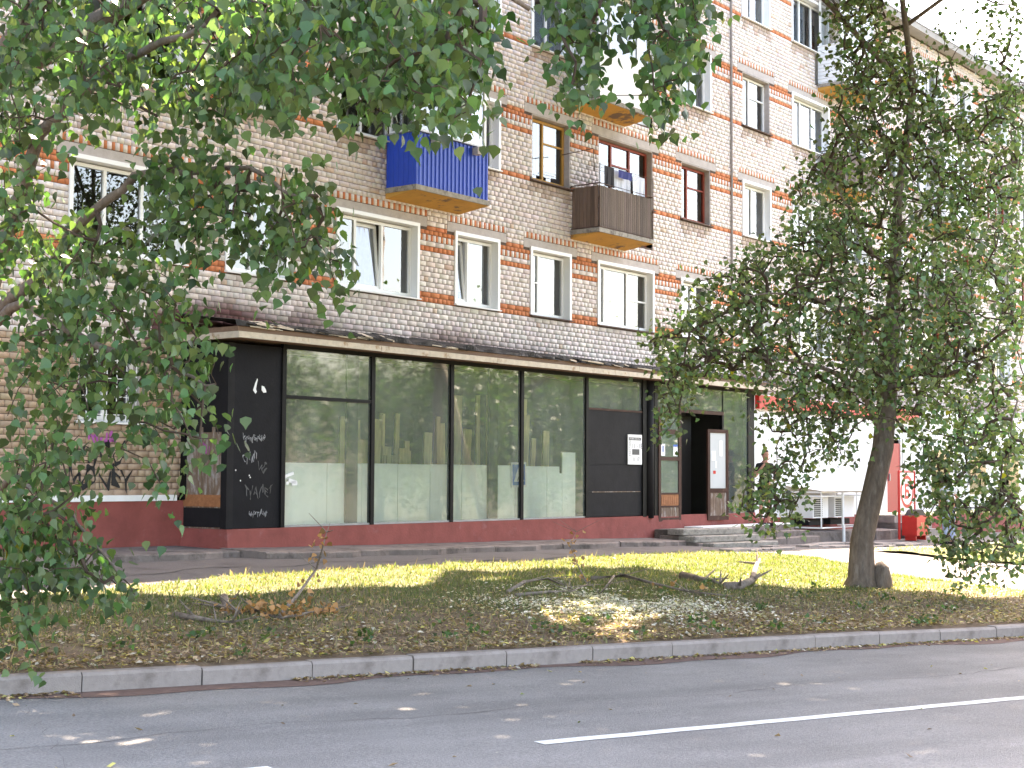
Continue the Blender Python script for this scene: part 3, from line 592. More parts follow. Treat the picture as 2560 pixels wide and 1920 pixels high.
        for zz in (gz0+.0, gz1-.06): mb.fb(a+.012, b-.012, yy-.046, yy-.004, zz, zz+.055)
        mb.fb(a+.01, a+.058, .04, .10, gz0, gz1); mb.build('glazing_frame', M['plastic'], P_)
        MB().fb(a+.06, b-.06, yy-.03, yy-.026, gz0+.06, gz1-.06).build('pane', M['winglass'], P_)
        MB().add([(a+.03, -.1, gz0), (a+.03, -yy+.05, gz0), (a+.03, -yy+.05, gz1-.05), (a+.03, -.1, gz1-.05)], [(0,1,2,3)]).build('pane', M['winglass'], P_)
        MB().fb(a-.12, b+.12, .0, DP+.22, gz1, gz1+.05).build('balcony_roof', M['siding'], P_)
        vs = []
        for j in range(15): vs += [(a+.55+j*.055, -yy+.12+.02*math.sin(j*2.1), gz0), (a+.55+j*.055, -yy+.12+.02*math.sin(j*2.1), gz0+.8)]
        MB().add(vs, [(2*j, 2*j+2, 2*j+3, 2*j+1) for j in range(14)]).build('curtain', M['paleblue'], P_)
    else:
        for i in range(11):
            z_ = zt-.06+i*.1; mb = MB()
            mb.add([(a, -DP-.012, z_), (b, -DP-.012, z_), (b, -DP, z_+.098), (a, -DP, z_+.098)], [(0,1,2,3)]); mb.add([(a-.012, 0, z_), (a-.012, -DP-.012, z_), (a, -DP, z_+.098), (a, 0, z_+.098)], [(0,1,2,3)]); mb.add([(b+.012, -DP-.012, z_), (b+.012, 0, z_), (b, 0, z_+.098), (b, -DP, z_+.098)], [(0,1,2,3)])
            mb.build('siding_board', M['siding'], P_)
        MB().fb(a-.03, b+.03, -.0, DP+.03, zt+1.04, zt+1.07).build('coping', M['siding'], P_)
        gz0, gz1 = zt+1.07, zt+2.35; mb = MB()
        for x in (a, a+.7, a+1.4, b-.06): mb.fb(x, x+.06, DP-.05, DP, gz0, gz1)
        for zz in (gz0, gz1-.06): mb.fb(a+.002, b-.002, DP-.048, DP-.002, zz, zz+.055)
        mb.fb(a, a+.05, .04, .1, gz0, gz1); mb.build('glazing_frame', M['plastic'], P_)
        MB().fb(a+.05, b-.05, DP-.03, DP-.026, gz0+.05, gz1-.06).build('pane', M['winglass'], P_)
        MB().add([(a+.02, -.1, gz0), (a+.02, -DP+.06, gz0), (a+.02, -DP+.06, gz1-.05), (a+.02, -.1, gz1-.05)], [(0,1,2,3)]).build('pane', M['winglass'], P_)
        MB().fb(a-.05, b+.05, 0, DP+.08, gz1, gz1+.05).build('balcony_roof', M['siding'], P_)
    return P_
labs = {'blue': 'blue corrugated steel balcony with white glazing', 'grey': 'balcony of weathered grey wooden slats with washing'}
for k_, a, b, f in BALC:
    o = balcony(k_, a, b, f)
    if k_ in labs: o['label'] = labs[k_]

# ================================================================== SHOP FRONT (projecting ground floor)
shop = fac_empty('shop_front', label='closed projecting shop front with large glass panes, black boards and maroon plinth', cat='shop front')
O = 1.01; ZG = .945; ZT = 3.775
# plinth, sloping outwards at its foot
mb = MB(); n_ = 40; vs = []
for i in range(n_+1):
    s_ = SHOP_S0+(SHOP_S1-SHOP_S0)*i/n_; z0 = .25
    vs += [(s_, -(O+.09+.012*math.sin(i*1.7)), z0), (s_, -(O+.035), ZG-.004), (s_, -(O-.12), ZG-.002)]
mb.add(vs, [(3*i, 3*i+3, 3*i+4, 3*i+1) for i in range(n_)]+[(3*i+1, 3*i+4, 3*i+5, 3*i+2) for i in range(n_)])
mb.add([(SHOP_S0-.16, .05, .25), (SHOP_S0-.03, -O-.10, .25), (SHOP_S0, -O-.09, .25), (SHOP_S0, -O-.035, ZG-.004), (SHOP_S0-.02, .05, ZG-.004)], [(0,2,3,4)])
mb.build('plinth', M['maroon'], shop)
# left return: boards
mb = MB(); mb.fb(SHOP_S0, SHOP_S0+.04, .0, O-.10, ZG, 2.42); r1_ = mb.build('side_board', M['oldwood'], shop); r1_['label'] = 'torn weathered brown board with pink tag'
MB().fb(SHOP_S0-.02, SHOP_S0, .05, O-.12, 1.28, 1.46).build('side_batten', M['orangewood'], shop)
MB().fb(SHOP_S0-.012, SHOP_S0, .04, O-.12, ZG+.02, 1.26).build('side_panel', M['greyboard'], shop)
for o0 in (.42, .70): MB().fb(SHOP_S0-.025, SHOP_S0-.001, o0, o0+.05, 1.47, 2.5).build('side_batten', M['oldwood'], shop)
MB().fb(SHOP_S0, SHOP_S0+.03, .0, O-.10, 2.43, ZT+.02).build('side_board', M['greyboard'], shop)
MB().fb(SHOP_S0-.05, SHOP_S0+.0, -.01, .10, 1.38, ZT).build('corner_post', M['blackmetal'], shop)
MB().fb(SHOP_S0-.004, SHOP_S0+.13, O-.12, O+.012, ZG, ZT+.02).build('corner_post', M['greyboard'], shop)
bp = MB().fb(SHOP_S0+.131, 16.86, O-.03, O+.006, ZG+.005, ZT+.01).build('board', M['blackboard'], shop); bp['label'] = 'black painted board with white scrawled graffiti'
# frame members
def vbar(s_, w_=.09, z0=ZG, z1=ZT, o0=-.05, o1=.03): MB().fb(s_-w_/2, s_+w_/2, O+o0, O+o1, z0, z1).build('mullion', M['blackmetal'], shop)
for s_ in (16.88, 18.95, 21.04, 23.13, 25.30): vbar(s_, .085)
MB().fb(16.86, 27.4, O-.05, O+.02, ZT+.002, ZT+.07).build('head_rail', M['blackmetal'], shop)
MB().fb(16.923, 25.257, O-.06, O+.012, ZG+.0, ZG+.03).build('sill_rail', M['steel'], shop)
MB().fb(16.923, 18.907, O-.05, O+.022, 2.985, 3.04).build('transom', M['blackmetal'], shop)
def pane(a, b, z0, z1, o=O-.01): return MB().add([(a, -o, z0), (b, -o, z0), (b, -o, z1), (a, -o, z1)], [(0,1,2,3)]).build('glass_pane', M['shopglass'], shop)
pane(16.923, 18.907, ZG+.03, 2.985); pane(16.923, 18.907, 3.04, ZT)
for a, b in ((18.993, 20.997), (21.083, 23.087), (23.173, 25.257)): pane(a, b, ZG+.03, ZT)
# boarded bay with upper light
MB().fb(25.343, 27.36, O-.05, O+.022, 3.13, 3.17).build('transom', M['doorwood'], shop); pane(25.343, 27.36, 3.17, ZT)
for z0, z1 in ((ZG+.01, 1.46), (1.468, 2.02), (2.026, 3.13)): MB().fb(25.345, 27.358, O-.03, O+.004+.003*(z0 > 2), z0, z1).build('board', M['greyboard'], shop)
MB().fb(25.5, 27.3, O+.005, O+.012, 1.452, 1.468).build('board_strip', M['oldwood'], shop)
MB().fb(27.36, 27.50, O-.10, O+.04, ZG-.02, ZT+.05).build('column', M['blackmetal'], shop)
MB().tube([(27.66, -O-.0, ZG-.05), (27.66, -O, ZT+.05)], .10, 12).build('column', M['greyboard'], shop, True)
MB().fb(27.83, 27.97, O-.10, O+.03, .72, ZT+.05).build('column', M['blackmetal'], shop)
# door bay
MB().fb(27.97, 32.0, O-.06, O+.02, ZT+.0, ZT+.07).build('head_rail', M['blackmetal'], shop)
MB().fb(27.97, 30.84, O-.06, O+.022, 3.20, 3.28).build('transom', M['doorwood'], shop); pane(27.98, 30.80, 3.28, ZT)
def door(name, parent, panes, panels, wdt, h, m, loc, rz, panes_mat):
    d = empty('door', parent=parent); d.location = loc; d.rotation_euler = (0, 0, rz); edges = MB()
    zc = sorted(panes+panels); t = .045
    edges.box(0, .09, -t, 0, 0, h); edges.box(wdt-.09, wdt, -t, 0, 0, h)
    prev = 0
    for z0, z1 in zc+[(h, h)]:
        if z0 > prev+.001: edges.box(.09, wdt-.09, -t+.001, -.001, prev, z0)
        prev = z1
    edges.build('door_frame', m, d)
    for z0, z1 in panes: MB().box(.09, wdt-.09, -t*.55, -t*.45, z0, z1).build('door_pane', panes_mat, d)
    for k, (z0, z1) in enumerate(panels):
        MB().box(.09, wdt-.09, -t*.7, -t*.3, z0, z1).build('door_panel', M['orangewood'] if k else M['oldwood'], d)
        for xx in np.arange(.12, wdt-.12, .09): MB().box(xx, xx+.075, -t*.85, -t*.701, z0+.02, z1-.02).build('door_slat', M['orangewood'] if k % 2 else M['oldwood'], d)
    return d
d1 = door('l', shop, [(.62, 1.32), (1.40, 1.90), (2.0, 2.32)], [(.08, .30), (.34, .58)], .92, 2.38, M['doorwood'], (27.98, -O, .81), 0, M['shopglass'])
MB().fb(27.97, 28.9, O-.05, O+.018, 3.192, 3.199).build('transom', M['doorwood'], shop)
whiteglass = mat('frosted_pane', (.55,.57,.58), .25, .06, 2)
d2 = door('r', shop, [(.72, 1.98)], [(.10, .62)], .80, 2.06, M['doorwood'], (30.02, -O-.03, .80), -.10, whiteglass)
for (x, z, w_, h_, m_) in ((.22, 1.05, .10, .07, 'red'), (.16, 1.35, .16, .22, 'signwhite'), (.46, 1.45, .12, .36, 'signwhite'), (.3, 1.18, .06, .16, 'signwhite')): MB().box(x, x+w_, -.030, -.028, z, z+h_).build('sticker', M[m_], d2)
for (x, z, w_, h_, m_) in ((.12, 1.42, .16, .26, 'signwhite'), (.62, 1.42, .18, .22, 'signwhite'), (.62, 1.62, .18, .05, 'signblue'), (.16, 1.5, .08, .14, 'paleblue')): MB().box(x, x+w_, -.0285, -.0265, z, z+h_).build('sticker', M[m_], d1)
MB().fb(28.9, 28.97, O-.06, O+.012, .80, 3.195).build('door_jamb', M['doorwood'], shop); MB().fb(30.78, 30.85, O-.06, O+.012, .80, 3.27).build('door_jamb', M['blackmetal'], shop)
MB().fb(29.0, 29.28, O-.9, O-.86, .82, 2.0).build('inner_board', M['brownwood'], shop)
MB().fb(29.55, 30.0, O-.4, O-.36, .82, 3.15).build('inner_door', M['blackmetal'], shop)
pane(30.85, 32.0, ZG, ZT); MB().fb(32.0, 32.3, O-.15, O+.015, ZG-.02, ZT+.05).build('column', M['blackmetal'], shop)
MB().fb(30.85, 32.0, O-.06, O+.012, ZG-.03, ZG).build('sill_rail', M['steel'], shop)
# interior
mb = MB(); mb.fb(15.9, 32.2, -4.0, O-.13, .78, .80); mb.build('shop_floor', M['concretefloor'], shop)
mb = MB(); mb.fb(15.9, 32.2, -4.1, -4.0, .8, 4.2); mb.build('back_wall', M['roomdark'], shop)
MB().fb(15.86, 32.2, -4.0, O-.1, 3.86, 3.89).build('shop_ceiling', M['roomdark'], shop); MB().fb(32.1, 32.2, -4.0, O-.16, .8, 3.85).build('end_wall', M['roomdark'], shop); MB().fb(15.9, 15.95, -4.0, -.1, .8, 3.85).build('end_wall', M['roomdark'], shop)
x = 17.0; i = 0
mws = [.95, .83, .9, .86, .88, .92, .8, .9, .42]
while x < 24.2 and i < len(mws):
    zt_ = 1.97+random.uniform(-.006, .006)
    MB().fb(x, x+mws[i]-.008, O-.075, O-.055, ZG+.03, zt_).build('mint_board', M['mint'], shop); x += mws[i]; i += 1
MB().fb(24.55, 25.0, O-.075, O-.055, ZG+.03, 2.25).build('mint_board', M['mint'], shop); MB().fb(24.26, 24.55, O-.08, O-.06, ZG+.03, 1.83).build('mint_board', M['mint'], shop)
for s_ in (18.35, 22.15): MB().fb(s_, s_+.28, O-.052, O-.016, ZG+.04, 3.8).build('inner_column', M['greyboard'], shop)
random.seed(5)
for k in range(30):
    s_ = random.uniform(18.9, 20.7) if k < 17 else random.uniform(20.8, 24.8); h_ = random.uniform(2.1, 3.0) if k < 26 else 3.3
    mb = MB(); mb.fb(0, random.uniform(.06, .24), 0, .03, 0, h_-.8); o = mb.build('plank', M['plank'], shop); o.location = (s_, -(O-random.uniform(.55, 1.1)), .82); o.rotation_euler = (0, random.uniform(-.03, .07), 0)
# canopy
can = MB(); can.fb(15.55, 33.0, -.0, 1.44, ZT+.075, ZT+.15); canopy = can.build('canopy', M['brownwood'], shop)
x = 15.52; i = 0
while x < 33.0:
    L_ = random.uniform(2.3, 3.4); e = min(33.0, x+L_); dz = random.uniform(-.012, .012)
    MB().add([(x, -1.47, ZT+.052+dz), (e-.01, -1.47, ZT+.052+random.uniform(-.012, .012)), (e-.01, -1.465, ZT+.152), (x, -1.465, ZT+.152), (x, -1.441, ZT+.06), (e-.01, -1.441, ZT+.06), (e-.01, -1.441, ZT+.15), (x, -1.441, ZT+.15)], [(0,1,2,3), (0,4,5,1), (3,2,6,7), (0,3,7,4), (1,5,6,2)]).build('fascia_board', M['oldwhite'], canopy); x = e; i += 1
MB().fb(15.515, 15.54, 0, 1.46, ZT+.055, ZT+.152).build('fascia_board', M['oldwhite'], canopy)
MB().fb(15.56, 33.0, .0, 1.40, ZT+.152, ZT+.235).build('roof_deck', M['brownwood'], canopy)
mb = MB(); vs = []; n_ = 260
for i in range(n_+1):
    s_ = 15.5+17.5*i/n_; r_ = .03*fbm(np.array(s_), np.array(0.), 6, 3)+.02*fbm(np.array(s_), np.array(0.), 17, 5)
    vs += [(s_, -1.43-.02*math.sin(i*.9), ZT+.237), (s_, -1.40-.03*math.sin(i*.7), ZT+.30+1.2*float(r_)), (s_, -.9, ZT+.36+1.4*float(r_)), (s_, -.01, ZT+.46+2.0*float(r_)*(1+.5*math.sin(i*.31)))]
mb.add(vs, [(4*i+j, 4*i+4+j, 4*i+5+j, 4*i+1+j) for i in range(n_) for j in range(3)]); mb.build('roofing_felt', M['felt'], canopy)
random.seed(9)
for k in range(90):
    s_ = random.uniform(15.6, 32) if k > 20 else random.uniform(15.6, 19); w_ = random.uniform(.12, .7)
    mb = MB(); z_ = ZT+.245+random.uniform(0, .05); o_ = 1.44+random.uniform(-.01, .03)
    mb.add([(s_, -o_, z_), (s_+w_, -o_-random.uniform(-.02, .02), z_-random.uniform(.0, .03)), (s_+w_, -o_+.25, z_+random.uniform(.02, .08)), (s_+.02, -o_+.25, z_+random.uniform(.03, .09)), (s_, -o_+.004, z_-.014), (s_+w_, -o_+.004, z_-.034)], [(0,1,2,3), (4,5,1,0)])
    mb.build('loose_felt', M['oldwhite'] if random.random() < .3 else M['felt'], canopy)
# text helpers: lettering as flat shapes
def text(body, size, parent, loc, m, name='graffiti', shear=0., sx=1.0, rx=math.pi/2, ry=0., rz=0., off=.0):
    cu = bpy.data.curves.new(name, 'FONT'); cu.body = body; cu.size = size; cu.shear = shear; cu.extrude = .0008; cu.offset = off
    o = bpy.data.objects.new(name, cu); COL.objects.link(o); bpy.context.view_layer.update()
    me = bpy.data.meshes.new_from_object(o.evaluated_get(bpy.context.evaluated_depsgraph_get())); bpy.data.objects.remove(o)
    co = np.zeros(len(me.vertices)*3); me.vertices.foreach_get('co', co); co = co.reshape(-1, 3); k = 5.5/size
    co[:, 1] += size*(.16*np.sin(co[:, 0]*k*.9+1)+.09*np.sin(co[:, 0]*k*2.3)+.05*np.sin(co[:, 1]*k*1.7+co[:, 0]*k)); co[:, 0] += size*(.07*np.sin(co[:, 1]*k*1.3+co[:, 0]*k*.8)); 
    if name == 'graffiti': me.vertices.foreach_set('co', co.ravel())
    me.materials.clear(); me.materials.append(m); r = bpy.data.objects.new(name, me); COL.objects.link(r); r.parent = parent; r.location = loc; r.rotation_euler = (rx, ry, rz); r.scale = (sx, 1, 1); return r
yb = -O-.0085
text('YoungSmoke', .125, shop, (16.02, yb, 2.30), M['white_graf'], shear=.2, sx=.72, ry=-.03)
text('CMУЛ', .17, shop, (16.03, yb, 1.97), M['white_graf'], shear=.3, sx=.62, ry=-.06); text('VC', .17, shop, (16.32, yb, 1.83), M['greyprint'], shear=.2)
text('ТУАЛЕТ', .19, shop, (16.07, yb, 1.43), M['greyprint'], shear=.15, sx=.82, ry=-.05); text('неzтиль', .13, shop, (16.17, yb, 1.13), M['white_graf'], shear=.35, sx=.82, ry=-.04)
for pts in (((16.23,3.08),(16.27,3.19),(16.315,3.27),(16.325,3.25),(16.30,3.15),(16.29,3.10),(16.31,3.06),(16.28,3.03)), ((16.41,3.16),(16.46,3.15),(16.50,3.10),(16.51,3.06),(16.45,3.05),(16.41,3.09))):
    MB().poly([(x, z) for x, z in pts], yb-.002, yb).build('paint_patch', M['signwhite'], shop)
for x, z in ((15.90, 1.84), (16.18, 1.76), (16.0, 1.68), (16.2, 1.73), (15.83, 1.48)): MB().poly([(x+.012*math.cos(a_), z+.014*math.sin(a_)) for a_ in np.linspace(0, 5.5, 7)], yb-.002, yb).build('paint_patch', M['signwhite'], shop)
for (x, z, w_, h_, r_) in ((16.95, 1.72, .2, .05, .3), (17.02, 1.66, .16, .06, -.2), (17.1, 1.6, .12, .07, .1), (16.97, 1.62, .06, .05, 0)):
    o = MB().box(0, w_, -.002, 0, 0, h_).build('paint_patch', M['signwhite'], shop); o.location = (x, -O-.0, z); o.rotation_euler = (0, -r_, 0)
text('OJ', .2, shop, (SHOP_S0-.004, -.42, 2.1), M['pink_graf'], rz=-math.pi/2)
text('MONEY', .42, bld, (13.55, -.014, 1.56), M['black'], shear=.05, sx=.8); text('ЛЮС', .36, bld, (13.7, -.014, 1.95), M['black'], shear=.3); text('mua', .3, bld, (13.9, -.0145, 2.22), M['pink_graf'], off=.008)
# notice board on the boarded bay
nb = fac_empty('notice_board', label='white opening hours board fixed to the black boarded shop bay', cat='sign')
MB().fb(26.79, 27.32, O+.012, O+.035, 2.03, 2.66).build('panel', M['signwhite'], nb); yb2 = -O-.0365
MB().fb(26.82, 27.28, O+.0352, O+.0362, 2.54, 2.60).build('header_strip', M['greyprint'], nb); text('ГРАФИК РАБОТЫ', .045, nb, (26.84, yb2-.001, 2.553), M['signwhite'], name='lettering')
text('11 - 18', .15, nb, (26.93, yb2, 2.37), M['greyprint'], name='lettering', sx=.95); MB().fb(26.94, 27.22, O+.0352, O+.037, 2.235, 2.355).build('clock_window', M['greyprint'], nb)
text('11 17', .12, nb, (26.95, yb2, 2.10), M['greyprint'], name='lettering'); text('РАБОТАЕМ', .06, nb, (26.88, yb2, 2.2), M['greyprint'], name='lettering', ry=-math.pi/2)

# ------------------------------------------------------------------ white clad shop further along
ext = fac_empty('white_clad_shop', label='white clad ground floor shop with red fascia behind the leaning tree', cat='shop front')
OE = .99
mb = MB(); mb.add([(SHOP_S1, -OE-.06, .0), (39.3, -OE-.06, .0), (39.3, -OE-.03, .80), (SHOP_S1, -OE-.03, .80), (39.3, -OE+.1, .80), (SHOP_S1, -OE+.1, .80)], [(0,1,2,3), (3,2,4,5)]); mb.add([(41.0, -OE-.06, -.2), (EXT_S1, -OE-.06, -.2), (EXT_S1, -OE-.03, .70), (41.0, -OE-.03, .70)], [(0,1,2,3)]); mb.build('plinth', M['maroon'], ext)
x = SHOP_S1
while x < EXT_S1:
    if not (39.2 < x < 41.0): MB().fb(x, min(x+.395, EXT_S1), OE-.05, OE, .802, 3.78).build('cladding_panel', M['siding'], ext)
    x += .4
MB().fb(39.2, 41.2, OE-.06, OE-.02, 2.85, 3.78).build('cladding_panel', M['siding'], ext)
x = SHOP_S1+.1
while x < 41.0: MB().fb(x, x+1.9, OE, OE+.12, 3.42, 3.74).build('fascia_panel', M['red'], ext); x += 1.92
MB().fb(SHOP_S1, EXT_S1, -.0, OE-.005, 3.79, 3.88).build('flat_roof', M['roof'], ext)
for a in (43.0, 46.0, 49.0):
    MB().fb(a, a+1.6, OE, OE+.03, 1.2, 2.7).build('shop_window_frame', M['plastic'], ext); MB().fb(a+.08, a+1.52, OE+.031, OE+.034, 1.28, 2.62).build('shop_window', M['winglass'], ext)
MB().fb(39.3, 40.0, OE-.04, OE, .8, 2.84).build('door_side_light', M['plastic'], ext); d_ = MB().fb(40.03, 40.9, OE-.05, OE-.01, .82, 2.75).build('door', M['reddoor'], ext); MB().fb(40.12, 40.16, OE-.01, OE+.03, 1.7, 1.9).build('door_handle', M['steel'], d_)
MB().fb(40.92, 41.0, OE-.05, OE+.01, .8, 2.84).build('door_jamb', M['plastic'], ext)
ds = fac_empty('door_steps', label='grey concrete steps below the crimson door', cat='steps')
for k in range(4): MB().fb(39.2, 41.1, OE+.0+.001*k, OE+.55+.28*k, -.2, .76-.19*k-.001).build('step', M['concrete'], ds)
# ------------------------------------------------------------------ entrance steps of the shop
es = fac_empty('entrance_steps', label='worn grey concrete entrance steps in front of the open shop door', cat='steps')
lay = [(O+.10, O+.62, .66), (O+.625, O+1.0, .53), (O+1.005, O+1.38, .41)]
for k, (o0, o1, zt_) in enumerate(lay):
    x = 27.7-.15*k; ends = 33.2-.1*k
    while x < ends:
        e = min(ends, x+random.uniform(1.6, 2.2)); MB().bev(x, e-.012, -o1, -o0+.3*(k > 0), .1, zt_+random.uniform(-.008, .008), .012).build('step_slab', M['apron'], es); x = e
MB().bev(28.9, 33.15, -O-.60, -O-.12, .662, .69, .006).build('threshold_slab', M['whitepaint'], es)
for k, (s_, o_, z_, r_) in enumerate(((27.5, O+.55, .56, -.20), (27.45, O+.85, .42, -.17), (27.6, O+1.2, .28, -.15))):
    o = MB().bev(0, 2.25, -.45, 0, 0, .125, .014).build('tilted_slab', M['slab'], es); o.location = (s_, -o_, z_); o.rotation_euler = (0, 0, r_)
# concrete apron around the shop, broken edge, slabs as pieces
ap = empty('apron', kind='structure'); ap.location = (B0[0], B0[1], 0); ap.rotation_euler = (0, 0, FAC_RZ)
def apron(s0, s1, o0, o1, dz):
    x = s0
    while x < s1:
        e = min(s1, x+random.uniform(1.3, 2.4)); n_ = 6; vs = []
        for i in range(n_+1):
            s_ = x+(e-.015-x)*i/n_; oo = o1+.07*math.sin(s_*2.7)+random.uniform(-.05, .05); xw = fw(s_, oo); z_ = float(hgt(*xw))+dz
            vs += [(s_, -o0, z_+.03), (s_, -oo+.03, z_), (s_, -oo, z_-.02), (s_, -oo-.005, z_-.25)]
        MB().add(vs, [(4*i+j, 4*i+j+1, 4*i+4+j+1, 4*i+4+j)[::-1] for i in range(n_) for j in range(3)]+[(0,1,2,3), (4*n_+3,4*n_+2,4*n_+1,4*n_)]).build('slab_piece', M['apron'], ap); x = e
apron(5, 15.6, .0, 1.55, .07); apron(15.6, 27.55, 1.0, 2.15, .07); apron(33.2, 39.2, .9, 1.75, .22)
for k in range(26):                                       # flagstones and rubble before the steps
    s_ = random.uniform(26.5, 36); o_ = random.uniform(2.5, 3.7); p = fw(s_, o_); L_ = random.uniform(.3, .9)
    o = MB().bev(-L_/2, L_/2, -.16, .16, -.1, .0, .01).build('flagstone', M['concrete'], ap); o.location = (s_, -o_, float(hgt(*p))+random.uniform(-.01, .02)); o.rotation_euler = (random.uniform(-.03, .03), 0, random.uniform(-.1, .1))
# pavement cracks: thin dark gaps are wear of the sheet itself, built as narrow sunken strips of debris
def crack(name, pts, w_):
    mb = MB(); vs = []
    for i, (s_, o_) in enumerate(pts):
        x, y = fw(s_, o_); z_ = float(hgt(x, y))-.024; ww = w_*random.uniform(.3, 1.1); a = N*ww; vs += [(x-a[0], y-a[1], z_), (x+a[0], y+a[1], z_)]
    mb.add(vs, [(2*i, 2*i+1, 2*i+3, 2*i+2) for i in range(len(pts)-1)]); return tag(mb.build(name, M['felt']), kind='structure')
crack('pavement_crack', [(12+.35*i, 2.9+.18*math.sin(i*.9)+random.uniform(-.05, .05)) for i in range(24)], .03)
crack('pavement_crack', [(18+.4*i, 3.4+.1*math.sin(i*1.3)+random.uniform(-.05, .05)) for i in range(26)], .035)
crack('pavement_crack', [(24+.3*i, 4.6+.28*i+random.uniform(-.08, .08)) for i in range(10)], .06)

# ================================================================== STREET THINGS
# caged outdoor units
cg = fac_empty('outdoor_unit_cage', label='white metal cage with roof around outdoor cooling units on the white wall', cat='cage')
mb = MB(); a, b, o0, o1, z0, z1 = 34.0, 36.75, 1.0, 1.92, .55, 1.42
for zz in (z0, z1, z1-.10): mb.tube([(a, -o0, zz), (a, -o1, zz), (b, -o1, zz), (b, -o0, zz)], .022, 6)
for x in (a, 35.2, 36.0, b): mb.tube([(x, -o1, z0), (x, -o1, z1)], .02 if x != 35.2 else .035, 6)
mb.tube([(35.2, -o1-.02, .05), (35.2, -o1-.02, z0+.05)], .04, 8)
for x in (a, b): mb.tube([(x, -o0-.02, z0), (x, -o0-.02, z1)], .02, 6)
mb.build('cage_frame', M['plastic'], cg)
MB().add([(a-.1, -o0+.02, z1+.16), (b+.1, -o0+.02, z1+.16), (b+.1, -o1-.12, z1+.03), (a-.1, -o1-.12, z1+.03)], [(0,1,2,3)]).build('cage_roof', M['whitepaint'], cg)
for k, (x0, x1) in enumerate(((34.15, 35.0), (35.35, 36.5))):
    ac = fac_empty('outdoor_unit', label=('louvred outdoor unit with dark grille at the left of the cage', 'wide outdoor unit behind the cage post, right of the louvred one')[k], cat='air conditioner')
    MB().fb(x0, x1, 1.08, 1.62, .78, 1.30).build('body', M['siding'], ac)
    for i in range(9): MB().fb(x0+.06, x0+.27, 1.622, 1.635, .82+i*.05, .85+i*.05).build('louvre', M['black'], ac); MB().fb(x0+.30, x0+.5, 1.622, 1.635, .82+i*.05, .85+i*.05).build('louvre', M['black'], ac)
    MB().fb(x0+.02, x1-.02, 1.1, 1.5, .60, .74).build('base_tray', M['greyboard'], ac)
# red sign stand with bin
sb = fac_empty('sign_stand', label='red framed advertising stand with round white emblem beside the bin', cat='sign')
mb = MB(); zg = float(hgt(*fw(38.0, 2.3))); mb.tube([(37.75, -2.3, zg), (37.75, -2.3, 1.95)], .035, 8); mb.tube([(38.75, -2.3, zg), (38.75, -2.3, 1.95)], .035, 8); mb.tube([(37.75, -2.3, 1.95), (38.75, -2.3, 1.95)], .03, 8); mb.build('frame', M['red'], sb)
MB().fb(37.8, 38.7, 2.29, 2.31, .95, 1.92).build('panel', M['signwhite'], sb)
ring = MB(); n_ = 28; vs = []
for i in range(n_): a_ = 2*math.pi*i/n_; vs += [(38.25+.43*math.cos(a_), -2.315, 1.42+.43*math.sin(a_)), (38.25+.34*math.cos(a_), -2.315, 1.42+.34*math.sin(a_))]
ring.add(vs, [(2*i, 2*((i+1) % n_), 2*((i+1) % n_)+1, 2*i+1) for i in range(n_)]); ring.build('emblem_ring', M['red'], sb); text('Б', .5, sb, (38.08, -2.316, 1.25), M['red'], name='emblem_letter', off=.02)
bn = fac_empty('litter_bin', label='red box litter bin with black domed lid under the round emblem', cat='bin')
MB().fb(37.83, 38.6, 2.34, 2.75, .28, .80).build('bin_body', M['red'], bn); vs = []; MB().poly([(37.9+.62*i/12, .80+.16*math.sin(math.pi*i/12)) for i in range(13)], -2.72, -2.38).build('bin_lid', M['black'], bn)
for x in (37.88, 38.52): MB().fb(x, x+.04, 2.4, 2.7, zg-.02, .28).build('leg', M['red'], bn)
text('М', .2, bn, (38.08, -2.753, .48), M['plank'], name='lettering')
# things seen mirrored in the glass: pole, plate standing in for a sign's reflection
pz = float(hgt(15.24, 30.6)); pl = empty('utility_pole', (15.24, 30.6, pz), 0, 'grey wooden pole with slanted brace seen mirrored in the shop glass', 'pole')
MB().tube([(0, 0, -.3), (.05, .05, 4), (.1, .1, 9.5)], [.15, .13, .10], 10).build('pole', M['pole'], pl, True); MB().tube([(-.1, 1.6, -.2), (.04, .05, 5.5)], [.12, .10], 9).build('brace', M['pole'], pl, True)
MB().box(-.7, .9, -.05, .05, 8.8, 8.9).build('crossarm', M['pole'], pl)
for x in (-.6, -.2, .4, .8): MB().tube([(x, 0, 8.9), (x, 0, 9.05)], [.03, .045], 8).build('insulator', M['signwhite'], pl)
sp = fac_empty('crossing_sign_reflection', label='blue and white pedestrian crossing sign standing in for a reflection in the shop glass at a mullion', cat='sign')
MB().fb(23.00, 23.02, O-.047, O-.040, ZG+.03, 1.60).build('post', M['signwhite'], sp); MB().fb(23.16, 23.18, O-.047, O-.040, ZG+.03, 1.60).build('post', M['signwhite'], sp)
face = empty('sign_plate', parent=sp); face.location = (23.10, -O+.036, 1.80); face.scale = (.66, .66, .66); face.rotation_euler = (0, -.03, 0)
MB().box(-.36, .36, -.006, .006, -.36, .36).build('border_plate', M['signwhite'], face)
MB().box(-.30, .30, -.009, -.0062, -.30, .30).build('blue_field', M['signblue'], face); MB().poly([(-.25,-.2),(.25,-.2),(0,.24)], -.012, -.0092).build('white_triangle', M['signwhite'], face)
mb = MB(); mb.poly([(-.03,.10),(.0,.13),(.03,.10),(0,.07)], -.015, -.0122); mb.poly([(-.02,.06),(.03,.06),(.02,-.05),(-.02,-.05)], -.015, -.0122); mb.poly([(-.02,-.04),(.0,-.04),(-.06,-.17),(-.09,-.17)], -.015, -.0122); mb.poly([(0,-.04),(.02,-.04),(.07,-.17),(.04,-.17)], -.015, -.0122); mb.build('walker_figure', M['black'], face)

